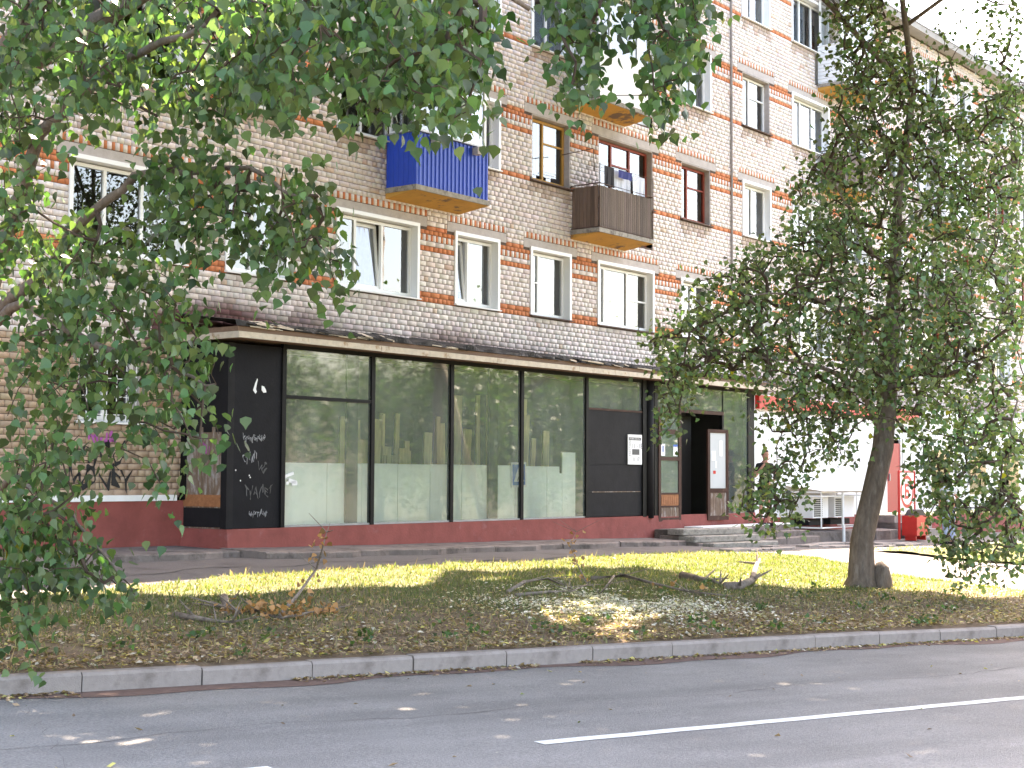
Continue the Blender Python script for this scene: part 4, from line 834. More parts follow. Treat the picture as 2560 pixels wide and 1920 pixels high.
# ================================================================== PEOPLE
def skin(name, J, E, m, parent, sub=2, root=0):
    me = bpy.data.meshes.new(name); me.from_pydata([j[:3] for j in J], E, []); o = bpy.data.objects.new(name, me); COL.objects.link(o); o.parent = parent
    md = o.modifiers.new('skin', 'SKIN'); md.use_smooth_shade = True
    for i, j in enumerate(J):
        d = me.skin_vertices[0].data[i]; d.radius = (j[3], j[4] if len(j) > 4 else j[3]); d.use_root = (i == root)
    s_ = o.modifiers.new('sub', 'SUBSURF'); s_.levels = sub; s_.render_levels = sub; me.materials.append(m); return o
def hand(parent, p, d, side, m):
    p = Vector(p); d = Vector(d).normalized(); sd = d.cross(Vector((0,0,1))); sd = sd.normalized() if sd.length > .1 else Vector((1,0,0)); nn = sd.cross(d)
    J = [(*p, .028, .022), (*(p+d*.085), .036, .020)]; E = [(0, 1)]
    for k in range(4):
        b = p+d*.088+sd*(.030-.02*k); l = (.068, .078, .072, .055)[k]; i = len(J)
        J += [(*b, .010, .010), (*(b+d*l*.55-nn*.01), .009, .009), (*(b+d*l-nn*.028), .008, .008)]; E += [(1, i), (i, i+1), (i+1, i+2)]
    i = len(J); b = p+d*.03+sd*.035*side; J += [(*b, .012, .012), (*(b+d*.04+sd*.02*side), .010, .010), (*(b+d*.075+sd*.015*side-nn*.01), .009, .009)]; E += [(0, i), (i, i+1), (i+1, i+2)]
    return skin('hand', J, E, m, parent, 1)
def head(parent, p, m, hairm, yaw=0):
    # head with brow, nose, mouth, ears and hair, built as a shaped ring loft
    h = empty('head', parent=parent); h.location = p; h.rotation_euler = (0, 0, yaw); mb = MB(); rings = [(-.115,.045,.050,.02),(-.10,.058,.068,.012),(-.07,.068,.082,.006),(-.03,.074,.092,0),(.01,.076,.096,-.004),(.05,.075,.097,-.006),(.085,.066,.086,-.006),(.11,.045,.06,-.006),(.122,.012,.018,-.006)]; n_ = 14; vs = []
    for z, rx, ry, dy in rings:
        for k in range(n_): a_ = 2*math.pi*k/n_; vs.append((rx*math.cos(a_), -ry*math.sin(a_)-dy, z))
    mb.add(vs, [(i*n_+k, i*n_+(k+1) % n_, (i+1)*n_+(k+1) % n_, (i+1)*n_+k)[::-1] for i in range(len(rings)-1) for k in range(n_)]+[tuple(range((len(rings)-1)*n_, len(rings)*n_))])
    mb.add([(0,-.09,.025),(-.016,-.092,-.028),(.016,-.092,-.028),(0,-.118,-.022)], [(0,1,3),(0,3,2),(1,2,3)])
    for sx in (-1, 1): mb.add([(sx*.074,-.005,.02),(sx*.074,.015,-.03),(sx*.088,.02,.025),(sx*.084,.02,-.02)], [(0,1,3,2)[::sx]])
    mb.build('face', m, h, True)
    for sx in (-1, 1): MB().box(sx*.03-.011, sx*.03+.011, -.0985, -.088, .006, .016).build('eye', M['black'], h)
    MB().box(-.022, .022, -.0965, -.08, -.062, -.055).build('mouth', M['red'], h)
    mb = MB(); vs = []
    for z, rx, ry, dy in [(-.02,.078,.099,-.022),(.03,.080,.101,-.016),(.07,.077,.100,-.010),(.10,.064,.084,-.008),(.125,.03,.042,-.006)]:
        for k in range(n_):
            a_ = 2*math.pi*k/n_; yy = -ry*math.sin(a_)-dy; vs.append((rx*math.cos(a_), yy if z > .06 else max(yy, -.03), z))
    mb.add(vs, [(i*n_+k, i*n_+(k+1) % n_, (i+1)*n_+(k+1) % n_, (i+1)*n_+k)[::-1] for i in range(4) for k in range(n_)]+[tuple(range(4*n_, 5*n_))]); mb.build('hair', hairm, h, True)
    return h
def person(label, loc, rz, shirt, legs, bare_legs, arms, group=None):
    p = empty('person', loc, rz, label, 'person', group)
    J = [(0,0,.95,.13,.10),(0,.0,1.12,.125,.095),(0,-.0,1.30,.15,.105),(0,0,1.43,.11,.085),(0,-.01,1.52,.05,.05),(0,-.015,1.58,.048,.048)]
    E = [(0,1),(1,2),(2,3),(3,4),(4,5)]
    for sx in (-1, 1):
        i = len(J); J += [(sx*.09,0,.88,.092,.092),(sx*.10,-.02,.50,.055,.058),(sx*.105,.01,.30,.052,.056),(sx*.105,.02,.09,.034,.034),(sx*.11,-.10,.035,.036,.026),(sx*.115,-.19,.025,.03,.02)]; E += [(0,i),(i,i+1),(i+1,i+2),(i+2,i+3),(i+3,i+4),(i+4,i+5)]
    tors = [(0,0,.93,.145,.115),(0,0,1.12,.14,.11),(0,0,1.30,.165,.12),(0,0,1.42,.12,.09),(0,0,1.475,.062,.06)]; te = [(0,1),(1,2),(2,3),(3,4)]
    for sx, (el, wr) in zip((-1, 1), arms):
        i = len(J); J += [(sx*.165,0,1.41,.055,.052),(*el,.043,.041),(*wr,.029,.027)]; E += [(3,i),(i,i+1),(i+1,i+2)]
        sh = Vector((sx*.165,0,1.41)); mid = sh.lerp(Vector(el), .62); k = len(tors); tors += [(*sh,.075,.07),(*mid,.062,.06)]; te += [(3,k),(k,k+1)]
    skin('body', J, E, M['skin'], p); skin('shirt', tors, te, shirt, p)
    lj = [(0,0,.97,.15,.118),(-.095,0,.86,.112,.108),(-.10,-.01,.56,.088,.088),(.095,0,.86,.112,.108),(.10,-.01,.56,.088,.088)]; le = [(0,1),(1,2),(0,3),(3,4)]
    if not bare_legs: lj += [(-.105,.01,.32,.072,.074),(-.108,.02,.07,.058,.06),(.105,.01,.32,.072,.074),(.108,.02,.07,.058,.06)]; le += [(2,5),(5,6),(4,7),(7,8)]
    skin('shorts' if bare_legs else 'trousers', lj, le, legs, p)
    for sx in (-1, 1): MB().bev(sx*.11-.05, sx*.11+.05, -.24, .07, .0, .075, .02).build('shoe', M['blackshirt'], p)
    for sx, (el, wr) in zip((-1, 1), arms): hand(p, wr, Vector(wr)-Vector(el), -sx, M['skin'])
    head(p, (0,-.03,1.66), M['skin'], M['hair']); return p
pm = fw(32.0, 1.46); person('person in black t-shirt and dark shorts standing at the shop corner, hand raised to mouth', (pm[0], pm[1], .645), math.radians(18), M['blackshirt'], M['shorts'], True, [((-.30,-.06,1.13), (-.10,-.20,1.46)), ((.28,-.05,1.14), (.13,-.20,1.08))])
p2 = at(2372, 1336, 38.5); person('person in pale blue clothes half hidden behind hanging leaves near the bin', (p2[0], p2[1], float(hgt(p2[0], p2[1]))-.02), math.radians(200), M['palegrey'], M['paleblue'], False, [((-.24,.04,1.14), (-.22,-.08,.90)), ((.24,.04,1.14), (.26,-.05,.90))])
bgp = empty('handbag', (p2[0]-.28, p2[1]+.02, float(hgt(p2[0], p2[1]))+.45), math.radians(200), 'pink red bag hanging beside the person in pale blue', 'bag'); MB().bev(-.14, .14, -.05, .05, 0, .22, .03).build('bag_body', M['pink'], bgp); MB().tube([(-.08, 0, .2), (-.06, 0, .38), (.06, 0, .38), (.08, 0, .2)], .008, 6).build('strap', M['pink'], bgp)

# ================================================================== TREES
LEAF = np.array([(0,0,0),(.40,.14,.03),(.40,.40,.035),(.14,.72,.015),(0,1.0,-.05),(-.14,.72,.015),(-.40,.40,.035),(-.40,.14,.03),(0,.4,-.03)]); LF = np.array([(8,0,1),(8,1,2),(8,2,3),(8,3,4),(8,4,5),(8,5,6),(8,6,7),(8,7,0)])
LEAF2 = np.array([(0,0,0),(.42,.25,.03),(0,1.0,-.05),(-.42,.25,.03)]); LF2 = np.array([(0,1,2),(0,2,3)])
def leaf_arrays(P_, D_, sz, cols, tmpl=LEAF, tf=LF):
    n = len(P_); D_ = D_/np.linalg.norm(D_, axis=1, keepdims=True); r = rng.normal(0, 1, (n, 3)); X = np.cross(D_, r); X /= np.linalg.norm(X, axis=1, keepdims=True)+1e-9; Z = np.cross(X, D_)
    V = P_[:, None]+sz[:, None, None]*(tmpl[None, :, :1]*X[:, None]+tmpl[None, :, 1:2]*D_[:, None]+tmpl[None, :, 2:]*Z[:, None]); m = len(tmpl)
    F = (tf[None]+(np.arange(n)*m)[:, None, None]).reshape(-1, 3); return V.reshape(-1, 3), F, np.repeat(cols, m, 0)
def leafcols(n, base, yellow=.004):
    c = np.array(base)*rng.uniform(.4, 1.65, (n, 1)); c[:, 0] *= rng.uniform(.75, 1.35, n); k = rng.uniform(0, 1, n) < yellow; c[k] = np.array([.26, .24, .03])*rng.uniform(.7, 1.2, (k.sum(), 1)); return c
def in_poly(px, py, poly):
    c = np.zeros(len(px), bool); n = len(poly); j = n-1
    for i in range(n):
        xi, yi = poly[i]; xj, yj = poly[j]; c ^= ((yi > py) != (yj > py)) & (px < (xj-xi)*(py-yi)/(yj-yi+1e-9)+xi); j = i
    return c
def sample_poly(poly, n):
    P_ = np.array(poly); lo, hi = P_.min(0), P_.max(0); out = np.zeros((0, 2))
    while len(out) < n:
        q_ = rng.uniform(lo, hi, (n*3, 2)); out = np.concatenate([out, q_[in_poly(q_[:, 0], q_[:, 1], poly)]])
    return out[:n]
def grow(nodes, rad0, clusters, mbname, parent, m, rmin=.0035, k=.0055, sides=5):
    """connect every leaf cluster to the nearest limb point, thicker where more hangs on it"""
    pts = [np.array(p) for p in nodes]; par = [-1]*len(pts); n0 = len(pts); A = np.array(pts)
    order = np.argsort(np.min(np.linalg.norm(clusters[:, None]-A[None], axis=2), axis=1)); idx = {}
    allp = np.zeros((n0+len(clusters), 3)); allp[:n0] = A; cnt = n0
    for i in order:
        d = np.linalg.norm(allp[:cnt]-clusters[i], axis=1); d = d*(1+.25*(allp[:cnt, 2] < clusters[i][2]-.3)); j = int(np.argmin(d)); allp[cnt] = clusters[i]; par.append(j); idx[i] = cnt; cnt += 1
    desc = np.ones(cnt)
    for i in range(cnt-1, n0-1, -1): desc[par[i]] += desc[i] if par[i] >= n0 else 0
    mb = MB()
    for i in range(n0, cnt):
        a, b = allp[par[i]], allp[i]; L_ = np.linalg.norm(b-a); mid = (a+b)/2+rng.normal(0, .06, 3)*L_+np.array([0, 0, .08*L_])
        r1 = max(rmin, k*math.sqrt(desc[i])); r0 = r1*1.25 if par[i] < n0 else max(r1, min(r1*1.3, k*math.sqrt(desc[par[i]]))); mb.tube([a, mid, b], [r0, (r0+r1)/2, r1], sides, cap=False)
    return mb.build(mbname, m, parent)
def clusters_to_leaves(C_, nl, rad, sz, base, hang=.8, flat=.35, yellow=.03, full=True):
    n = len(C_)*nl; P_ = np.repeat(C_, nl, 0)+rng.normal(0, 1, (n, 3))*np.array([rad, rad, rad*flat+rad*.5]); D_ = rng.normal(0, .55, (n, 3)); D_[:, 2] -= hang
    s_ = rng.uniform(.7, 1.2, n)*sz; return leaf_arrays(P_, D_, s_, leafcols(n, base, yellow), *((LEAF, LF) if full else (LEAF2, LF2)))
def make_leaf_parts(V, F, C, nv, nf, parent, near, name='leaf'):
    """nearest leaves as pieces of their own, the rest joined"""
    n = len(V)//nv; Vr = V.reshape(n, nv, 3); Cr = C.reshape(n, nv, 3); d = np.linalg.norm(Vr[:, 0]-np.array([0, 0, EYE]), axis=1); vis = np.abs(Vr[:, 0, 0]/Vr[:, 0, 1]) < .33
    pz_ = (Vr[:, 0, 2]-EYE)/Vr[:, 0, 1]; vis &= (pz_ < .30) & (pz_ > -.19); d = np.where(vis, d, 1e6); pick = np.argsort(d)[:near]; mask = np.ones(n, bool); mask[pick] = False
    tf = F[:nf]-F[:nf].min()
    for i in pick: npmesh(name, Vr[i], tf, Cr[i], M['leaf'], parent)
    k = mask.sum(); Fb = (tf[None]+(np.arange(k)*nv)[:, None, None]).reshape(-1, 3)
    return tag(npmesh('leaves', Vr[mask].reshape(-1, 3), Fb, Cr[mask].reshape(-1, 3), M['leaf'], parent), kind='stuff')
def limb(p, r, n=10): return p, r
# ---- left tree: trunk just outside the view, crown hanging over kerb and road
lt0 = np.array([-4.78, 13.35]); ltz = float(hgt(*lt0)); LT = empty('poplar_tree', (0, 0, 0), 0, 'big leafy poplar at the left edge with branches hanging over the road', 'tree')
trunkL = [(*lt0, ltz-.1), (lt0[0]+.03, lt0[1], 1.2), (lt0[0]+.10, lt0[1]-.1, 3.0), (lt0[0]+.05, lt0[1]-.3, 5.0), (lt0[0]+.3, lt0[1]-.4, 7.5), (lt0[0]+.2, lt0[1]-.2, 11.0)]
MB().tube(trunkL, [.24, .19, .17, .14, .11, .05], 12).build('trunk', M['bark'], LT, True)
limbsL = [([trunkL[2], at(130, 650, 12.2), at(215, 550, 11.7), at(330, 440, 11.4), at(620, 420, 11.0), at(800, 520, 10.8)], [.07, .05, .04, .03, .018, .008]),
          ([trunkL[3], (-3.2, 12.2, 5.6), (-1.6, 11.0, 6.0), (.2, 10.4, 6.0), (1.5, 10.9, 5.8)], [.10, .08, .06, .04, .02]),
          ([trunkL[3], (-3.6, 11.4, 5.4), (-2.4, 10.0, 5.6), (-.8, 9.3, 5.3), (.1, 9.4, 4.7)], [.09, .07, .05, .035, .015]),
          ([trunkL[2], at(60, 760, 12.4), at(240, 860, 11.8), at(420, 930, 11.5), at(540, 960, 11.3)], [.06, .04, .03, .018, .007]),
          ([trunkL[1], at(20, 1180, 12.6), at(110, 1240, 12.2), at(200, 1300, 11.9), at(300, 1440, 11.7)], [.04, .03, .02, .014, .006]),
          ([trunkL[1], at(-10, 1300, 12.6), at(40, 1420, 12.2), at(70, 1580, 11.9)], [.03, .02, .014, .006]),
          ([trunkL[2], at(100, 330, 11.6), at(300, 150, 11.0), at(520, 60, 10.5)], [.07, .05, .035, .02])]
mb = MB()
nodes = []
for p, r in limbsL:
    P2 = []; R2 = []
    for i in range(len(p)-1):
        for k in range(4):
            f_ = k/4; P2.append(np.array(p[i])*(1-f_)+np.array(p[i+1])*f_+rng.normal(0, .015, 3)); R2.append(r[i]*(1-f_)+r[i+1]*f_)
    P2.append(np.array(p[-1])); R2.append(r[-1]); mb.tube(P2, R2, 7); nodes += P2
mb.build('limbs', M['bark'], LT, True)
POLY_L = [
 ([(0,-60),(640,-60),(700,60),(690,180),(600,250),(575,310),(420,310),(330,290),(280,250),(230,310),(110,330),(50,430),(0,480)], (10.2, 12.6), 185, .9),
 ([(560,-60),(1250,-60),(1262,110),(1205,195),(1180,290),(1120,300),(1040,245),(960,265),(890,270),(850,205),(800,230),(690,280),(610,230)], (8.6, 10.6), 190, 1),
 ([(0,440),(80,440),(120,560),(250,600),(300,480),(340,560),(250,650),(0,700)], (10.8, 12.8), 26, .8),
 ([(340,430),(470,395),(640,430),(760,405),(800,480),(830,560),(850,640),(880,760),(840,770),(800,690),(740,680),(690,700),(600,640),(560,620),(500,690),(440,640),(400,560)], (10.4, 11.6), 78, .8),
 ([(0,640),(330,600),(430,640),(480,760),(540,790),(560,900),(510,960),(575,1060),(530,1110),(455,1170),(400,1120),(380,1060),(300,1130),(240,1200),(180,1270),(90,1290),(0,1310)], (10.6, 12.6), 138, .9),
 ([(0,1250),(160,1275),(230,1330),(250,1420),(330,1465),(270,1480),(190,1440),(140,1470),(70,1540),(105,1630),(50,1640),(0,1560)], (11.2, 12.2), 52, .7),
 ([(365,1205),(425,1205),(430,1240),(370,1245)], (11.3, 11.5), 3, 1), ([(250,1455),(345,1475),(340,1490),(260,1480)], (11.5, 11.7), 3, 1),
 ([(1395,-60),(1530,-60),(1500,50),(1475,130),(1475,200),(1480,255),(1430,240),(1405,180),(1385,110)], (10.4, 11.6), 36, 1),
 ([(1500,-60),(1800,-60),(1750,80),(1705,180),(1680,285),(1640,275),(1590,245),(1600,190),(1625,110),(1570,20)], (10.4, 11.8), 56, 1)]
CL = []
for poly, dr, nc, wgt in POLY_L:
    nc = int(nc*1.3); q_ = sample_poly(poly, nc); dep = rng.uniform(*dr, nc); CL += [at(a, b, d_) for (a, b), d_ in zip(q_, dep)]
CL = np.array(CL)
grow(nodes, .02, CL, 'twigs', LT, M['twig'], .0022, .0032, 4)
V, F, C = clusters_to_leaves(CL, 12, .085, .088, (.060, .110, .043), 1.15, 1.2, .003)
make_leaf_parts(V, F, C, 9, 8, LT, 300)
# its high crown, above the view
def high_crown(center, rad, n, sz, parent, name='unseen_upper_leaves', flat=.6, base=(.055,.095,.025), nclump=60):
    cc = rng.normal(0, 1, (nclump, 3)); cc /= np.linalg.norm(cc, axis=1, keepdims=True); cc = np.array(center)+cc*np.array(rad)*rng.uniform(.35, 1, (nclump, 1))**.6
    P_ = cc[rng.integers(0, nclump, n)]+rng.normal(0, 1, (n, 3))*np.array(rad)*.18; D_ = rng.normal(0, .7, (n, 3)); D_[:, 2] -= .5
    V, F, C = leaf_arrays(P_, D_, rng.uniform(.7, 1.2, n)*sz, leafcols(n, base), LEAF2, LF2); return tag(npmesh(name, V, F, C, M['leaf'], parent), kind='stuff'), cc
_, cc = high_crown((-4.2, 13.4, 11.0), (3.6, 3.6, 3.2), 12000, .16, LT); 
grow([np.array(trunkL[4]), np.array(trunkL[5]), np.array(trunkL[3])], .02, cc, 'upper_branches', LT, M['twig'], .008, .012, 5)
# ---- right tree: leaning trunk on the lawn
RT = empty('poplar_tree', (0, 0, 0), 0, 'leafy tree with a leaning bare trunk standing on the lawn at the right', 'tree')
b0 = np.array([5.10, 22.35, float(hgt(5.10, 22.35))])
tr = [b0+(0,0,-.15), b0+(.02,0,.15), b0+(.03,0,.7), at(2178, 1250, 22.3), at(2207, 1120, 22.3), at(2226, 900, 22.5), at(2236, 700, 22.6), at(2246, 480, 22.6), (6.0, 22.5, 7.6), (5.6, 22.3, 10.5), (5.2, 22.2, 14.0)]
MB().tube(tr, [.34, .205, .170, .160, .155, .135, .095, .065, .050, .035, .02], 16).build('trunk', M['bark'], RT, True)
st_ = MB(); b1 = np.array([5.42, 22.28, float(hgt(5.42, 22.28))]); st_.tube([b1+(0,0,-.1), b1+(0,0,.12), b1+(-.02,.02,.30), b1+(-.05,.03,.40)], [.15, .135, .115, .05], 12); st_.build('sawn_stump', M['bark'], RT, True)
limbsR = [([at(2200,1080,22.3), at(2150,980,22.2), at(2080,930,21.8), at(1960,900,21.3), at(1800,880,21.0)], [.10,.085,.07,.045,.015]),
          ([at(2210,1030,22.4), at(2230,860,22.9), at(2320,760,23.2), at(2450,640,23.4)], [.09,.07,.05,.02]),
          ([at(2226,900,22.5), at(2120,780,21.6), at(2000,740,21.0), at(1850,730,20.7)], [.08,.06,.04,.015]),
          ([at(2236,700,22.6), at(2150,560,21.8), at(2080,450,21.4), at(2030,420,21.2)], [.07,.05,.03,.012]),
          ([at(2215,980,22.4), at(2330,900,21.8), at(2450,900,21.4), at(2540,1000,21.2), at(2520,1250,21.0)], [.08,.06,.045,.03,.012]),
          ([at(2240,620,22.6), at(2340,480,22.9), at(2450,330,23.0), at(2530,180,23.0)], [.07,.05,.03,.012]),
          ([at(2246,480,22.6), at(2180,250,22.2), at(2150,60,22.0)], [.06,.045,.02]),
          ([at(2200,1060,22.3), at(2060,1010,21.6), at(1950,1080,21.2), at(1930,1240,21.0)], [.05,.035,.02,.008]),
          ([(6.0,22.5,7.6), (3.5,21.5,9.6), (.8,20.6,10.4), (-2.0,19.8,10.8)], [.10,.08,.05,.02]), ([(5.6,22.3,10.5), (3.2,20.8,12), (.5,20.2,12.6)], [.07,.05,.02]), ([(5.9,22.5,8.5), (8.3,22,10.5), (9.6,21.5,11.5)], [.07,.05,.02])]
mb = MB(); nodes = []
for p, r in limbsR:
    P2 = []; R2 = []
    for i in range(len(p)-1):
        for k in range(4): f_ = k/4; P2.append(np.array(p[i])*(1-f_)+np.array(p[i+1])*f_+rng.normal(0, .03, 3)); R2.append(.45*(r[i]*(1-f_)+r[i+1]*f_))
    P2.append(np.array(p[-1])); R2.append(.45*r[-1]); mb.tube(P2, R2, 8); nodes += P2
mb.build('limbs', M['bark'], RT, True)
POLY_R = [
 ([(2060,-60),(2200,-60),(2240,120),(2330,200),(2430,290),(2560,180),(2560,700),(1860,700),(1740,715),(1860,640),(1990,560),(1990,450),(2060,360),(2100,260),(2080,120)], (20.6, 24.0), 680),
 ([(1860,700),(2560,700),(2560,1130),(2300,1100),(2180,1050),(2100,1010),(1960,1020),(1900,960),(1800,930),(1740,960),(1690,950),(1640,880),(1590,880),(1700,800),(1730,720)], (20.4, 23.8), 640),
 ([(1660,900),(1760,900),(1720,1000),(1690,1060),(1650,1115),(1640,1060)], (20.6, 21.6), 24),
 ([(1880,1000),(2130,1000),(2130,1150),(2040,1170),(2010,1240),(1990,1320),(1920,1330),(1840,1290),(1860,1220),(1960,1130),(1900,1080)], (20.6, 22.0), 85),
 ([(2290,1090),(2560,1080),(2560,1470),(2480,1410),(2420,1480),(2370,1400),(2340,1250)], (20.4, 22.0), 150), ([(2275,1130),(2350,1130),(2340,1290),(2310,1310),(2290,1230)], (20.8, 21.6), 12),
 ([(2330,0),(2560,0),(2560,200),(2420,280),(2330,200)], (22, 23.6), 36)]
CR = []
for poly, dr, nc in POLY_R:
    nc = int(nc*1.45); q_ = sample_poly(poly, nc); dep = rng.uniform(*dr, nc); CR += [at(a, b, d_) for (a, b), d_ in zip(q_, dep)]
CR = np.array(CR); grow(nodes, .02, CR, 'twigs', RT, M['twig'], .004, .005, 4)
V, F, C = clusters_to_leaves(CR, 11, .135, .086, (.092, .140, .070), .35, .5, .003)
make_leaf_parts(V, F, C, 9, 8, RT, 300)
# unseen leaf layer added above the view, shaped to shade lawn and carriageway
def topix(x, y, z):
    z = z-EYE; c, s_ = math.cos(PITCH), math.sin(PITCH); yf = y*c+z*s_; zu = -y*s_+z*c; return 1280+FPX*x/yf, 960-FPX*zu/yf
n = 235000; x = rng.uniform(-9, 14, n); y = rng.uniform(5, 26, n); zg_ = hgt(x, y); px, py = topix(x, y, zg_)
edge = np.interp(px, [0, 480, 850, 1050, 1150, 1650, 1750, 2150, 2560], [1500, 1500, 1480, 1472, 1428, 1428, 1458, 1475, 1492])+7*fbm(x, y, 2.3, 1)
keep = (py > edge) & (px > -500) & (px < 3000)
for cx, cy, rx, ry, pr in ((1500, 1540, 170, 40, .75), (1560, 1585, 90, 22, .7), (310, 1860, 170, 11, .85), (1370, 1760, 40, 5, .8), (1370, 1790, 70, 6, .75), (1240, 1450, 70, 6, .9), (1420, 1447, 60, 5, .9), (20, 1770, 50, 6, .85)):  # gaps left in the added leaves where sun flecks should land
    keep &= ~((((px-cx)/rx)**2+((py-cy)/ry)**2 < 1) & (rng.uniform(0, 1, n) < pr))
x, y, zg_ = x[keep], y[keep], zg_[keep]; n = len(x)
hh = np.maximum((2.3+.312*y)/.774, 7.0)+.5+1.9*np.abs(fbm(x, y, .8, 21))+rng.uniform(0, .7, n)
k_ = np.array([sdir.x, sdir.y, sdir.z])/sdir.z; P_ = np.stack([x, y, zg_], -1)+hh[:, None]*k_; D_ = rng.normal(0, .7, (n, 3)); D_[:, 2] -= .4
V, F, C = leaf_arrays(P_, D_, rng.uniform(.7, 1.2, n)*.235, leafcols(n, (.055, .095, .03)), LEAF2, LF2); tag(npmesh('unseen_upper_leaves', V, F, C, M['leaf'], RT), kind='stuff')
cc = P_[rng.choice(n, 260, replace=False)]
grow(nodes[-35:]+[np.array(tr[9]), np.array(tr[10])], .02, cc, 'upper_branches', RT, M['twig'], .008, .012, 5)  # branches reaching into the added leaf layer
# ---- street trees outside the view, mirrored in the glass and shading the road
def street_tree(name, loc, h, label, group):
    T_ = empty(name, loc, random.uniform(0, 6.28), label, 'tree', group); MB().tube([(0,0,-.2), (.05,.02,1.5), (.1,.1,h*.45), (.1,0,h*.85)], [.24, .19, .14, .04], 10).build('trunk', M['bark'], T_, True)
    o, cc = high_crown((.1, 0, h*.55), (3.6, 3.6, h*.46), 9000, .19, T_, 'leaves', base=(.06, .115, .03), nclump=70); grow([np.array((.1,.1,h*.3)), np.array((.1,.05,h*.45)), np.array((.1,0,h*.7))], .02, cc, 'branches', T_, M['twig'], .01, .016, 4); return T_
tp = street_tree('street_tree', (0, 0, 0), 9.5, 'green street tree seen mirrored in the shop glass', 'street trees mirrored in the shop glass')
def copy_tree(o, parent=None):
    c = o.copy(); COL.objects.link(c); c.parent = parent
    for ch in o.children: copy_tree(ch, c)
    return c
spots = [(30, 3.2, .74), (36, 4.4, .78), (42, 2.6, .80), (50, 3.5, .9), (25, -9.5, .85), (33, -9.0, .9), (41, -9.5, .95), (55, -10, 1.0), (66, -10, 1.1), (66, 4, .9), (18, -11, .9), (-10, 3, 1.1), (33, -1+10.5, .7), (46, 9, .8), (58, 10, .9), (29, -16, .9), (38, -16, 1.0), (48, -17, 1.0)]
for i, (t_, q_, sc) in enumerate(spots):
    o = tp if i == 0 else copy_tree(tp); p = tq2(t_, q_); o.location = (p[0], p[1], float(hgt(*p)) if q_ > 0 else float(zroad(t_))+.13); o.scale = (sc, sc, sc); o.rotation_euler = (0, 0, i*1.3)

# ================================================================== FALLEN BRANCHES
def gpt(px, py):
    z = .3
    for _ in range(50):
        r = at(px, py, 1.0)-np.array([0, 0, EYE]); k = (z-EYE)/r[2]; x, y = r[0]*k, r[1]*k; z = .5*z+.5*float(hgt(x, y))
    return np.array([x, y, z+.03])
def fallen(label, pts, r0, leaves=0, lift=.02, m='deadwood'):
    P_ = [gpt(a, b)+np.array([0, 0, lift+(c[0] if c else 0)]) for a, b, *c in pts]; o = P_[0].copy(); B_ = empty('fallen_branch', tuple(o), 0, label, 'branch')
    P_ = [p-o for p in P_]; n_ = len(P_); MB().tube(P_, [1.35*r0*(1-.75*i/(n_-1)) for i in range(n_)], 7).build('stem', M[m], B_, True)
    for k in range(5):
        i = random.randrange(1, n_); d = Vector((random.uniform(-.4, .4), random.uniform(-.25, .25), random.uniform(.03, .22))); MB().tube([P_[i], Vector(P_[i])+d*.6, Vector(P_[i])+d], [r0*.4, r0*.28, r0*.12], 5).build('side_twig', M[m], B_)
    if leaves:
        A = np.array(P_); i = rng.integers(0, n_-1, leaves); f_ = rng.uniform(0, 1, (leaves, 1)); Q = A[i]*(1-f_)+A[i+1]*f_+rng.normal(0, .06, (leaves, 3)); D_ = rng.normal(0, 1, (leaves, 3)); D_[:, 2] -= .4
        V, F, C = leaf_arrays(Q, D_, rng.uniform(.05, .09, leaves), np.array([.36, .19, .085])*rng.uniform(.5, 1.4, (leaves, 1))); tag(npmesh('dry_leaves', V, F, C, M['litter'], B_), kind='stuff')
    return B_
random.seed(3)
fallen('dead branch with brown leaves rising against the bright strip at left', [(700,1555,.02),(745,1520,.10),(790,1480,.22),(805,1500,.55),(815,1500,.72)], .016, 42)
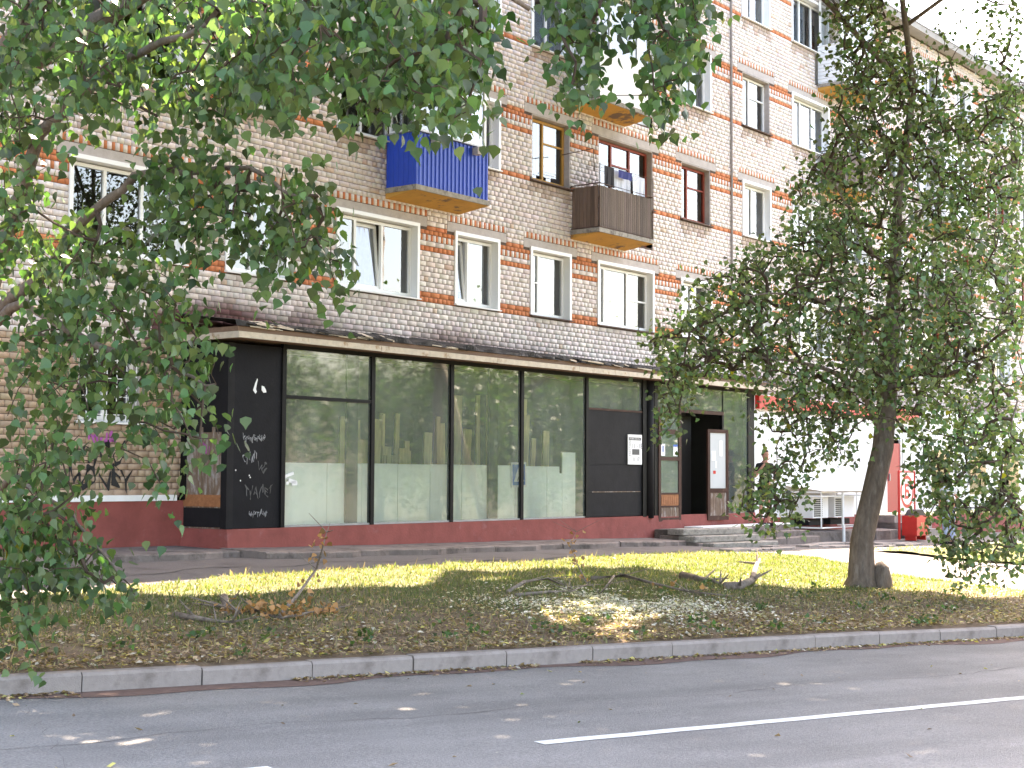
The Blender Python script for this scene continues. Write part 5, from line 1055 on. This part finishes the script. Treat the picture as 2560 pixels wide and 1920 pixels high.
fallen('heap of dry brown leaves on twigs on the lawn below the first pane', [(560,1545),(640,1540),(700,1558),(760,1545),(830,1535)], .018, 230)
fallen('thick grey stick lying left of the dry leaf heap', [(435,1550),(490,1558),(540,1566),(580,1568)], .028)
fallen('short crooked grey stump piece at the top of the leaf heap', [(560,1520,.06),(565,1535,.02),(600,1545)], .035)
fallen('dark forked branch lying left of the sunlit patch', [(1270,1490),(1310,1472,.04),(1370,1465,.05),(1420,1478),(1500,1470)], .020)
fallen('dark bent branch lying just in front of the forked one', [(1290,1498),(1370,1490),(1430,1488),(1470,1475,.03)], .018)
fallen('long pale branch across the back of the sunlit patch', [(1480,1460,.03),(1560,1455,.04),(1640,1475,.03),(1720,1488),(1830,1500)], .022, 14)
fallen('pale branch fork pointing toward the kerb in the sunlit patch', [(1535,1458,.05),(1520,1475,.03),(1500,1495)], .014)
fallen('dry upright sprig with pinkish brown leaves behind the pale branch', [(1470,1475,.02),(1440,1460,.25),(1425,1455,.45),(1440,1450,.62)], .008, 30)
fallen('dark knobbly log at the right end of the branch pile', [(1705,1448),(1760,1458),(1800,1468)], .050)
fallen('dark crooked root piece with raised end near the leaning trunk', [(1810,1478),(1850,1480,.03),(1880,1470,.06),(1893,1455,.22),(1900,1450,.26)], .055)

# ================================================================== WEEDS
wp = []
for k in range(34):
    t_, q_ = (random.uniform(0, 12), random.uniform(.2, 1.3)) if k < 22 else (random.uniform(2, 14), random.uniform(1.3, 4.5)); x, y = tqf(t_, q_); m_ = random.randint(10, 30)
    wp.append(np.stack([x+rng.normal(0, .07, m_), y+rng.normal(0, .05, m_), np.full(m_, float(hgt(x, y))+.03)+rng.uniform(0, .09, m_)], -1))
wp = np.concatenate(wp); D_ = rng.normal(0, .8, (len(wp), 3)); D_[:, 2] = np.abs(D_[:, 2])*.5+.1
V, F, C = leaf_arrays(wp, D_, rng.uniform(.03, .07, len(wp)), leafcols(len(wp), (.055, .10, .035)), LEAF2, LF2); tag(npmesh('weeds', V, F, C, M['leaf']), 'small dark green broadleaf weeds scattered near the kerb', 'weeds', kind='stuff')
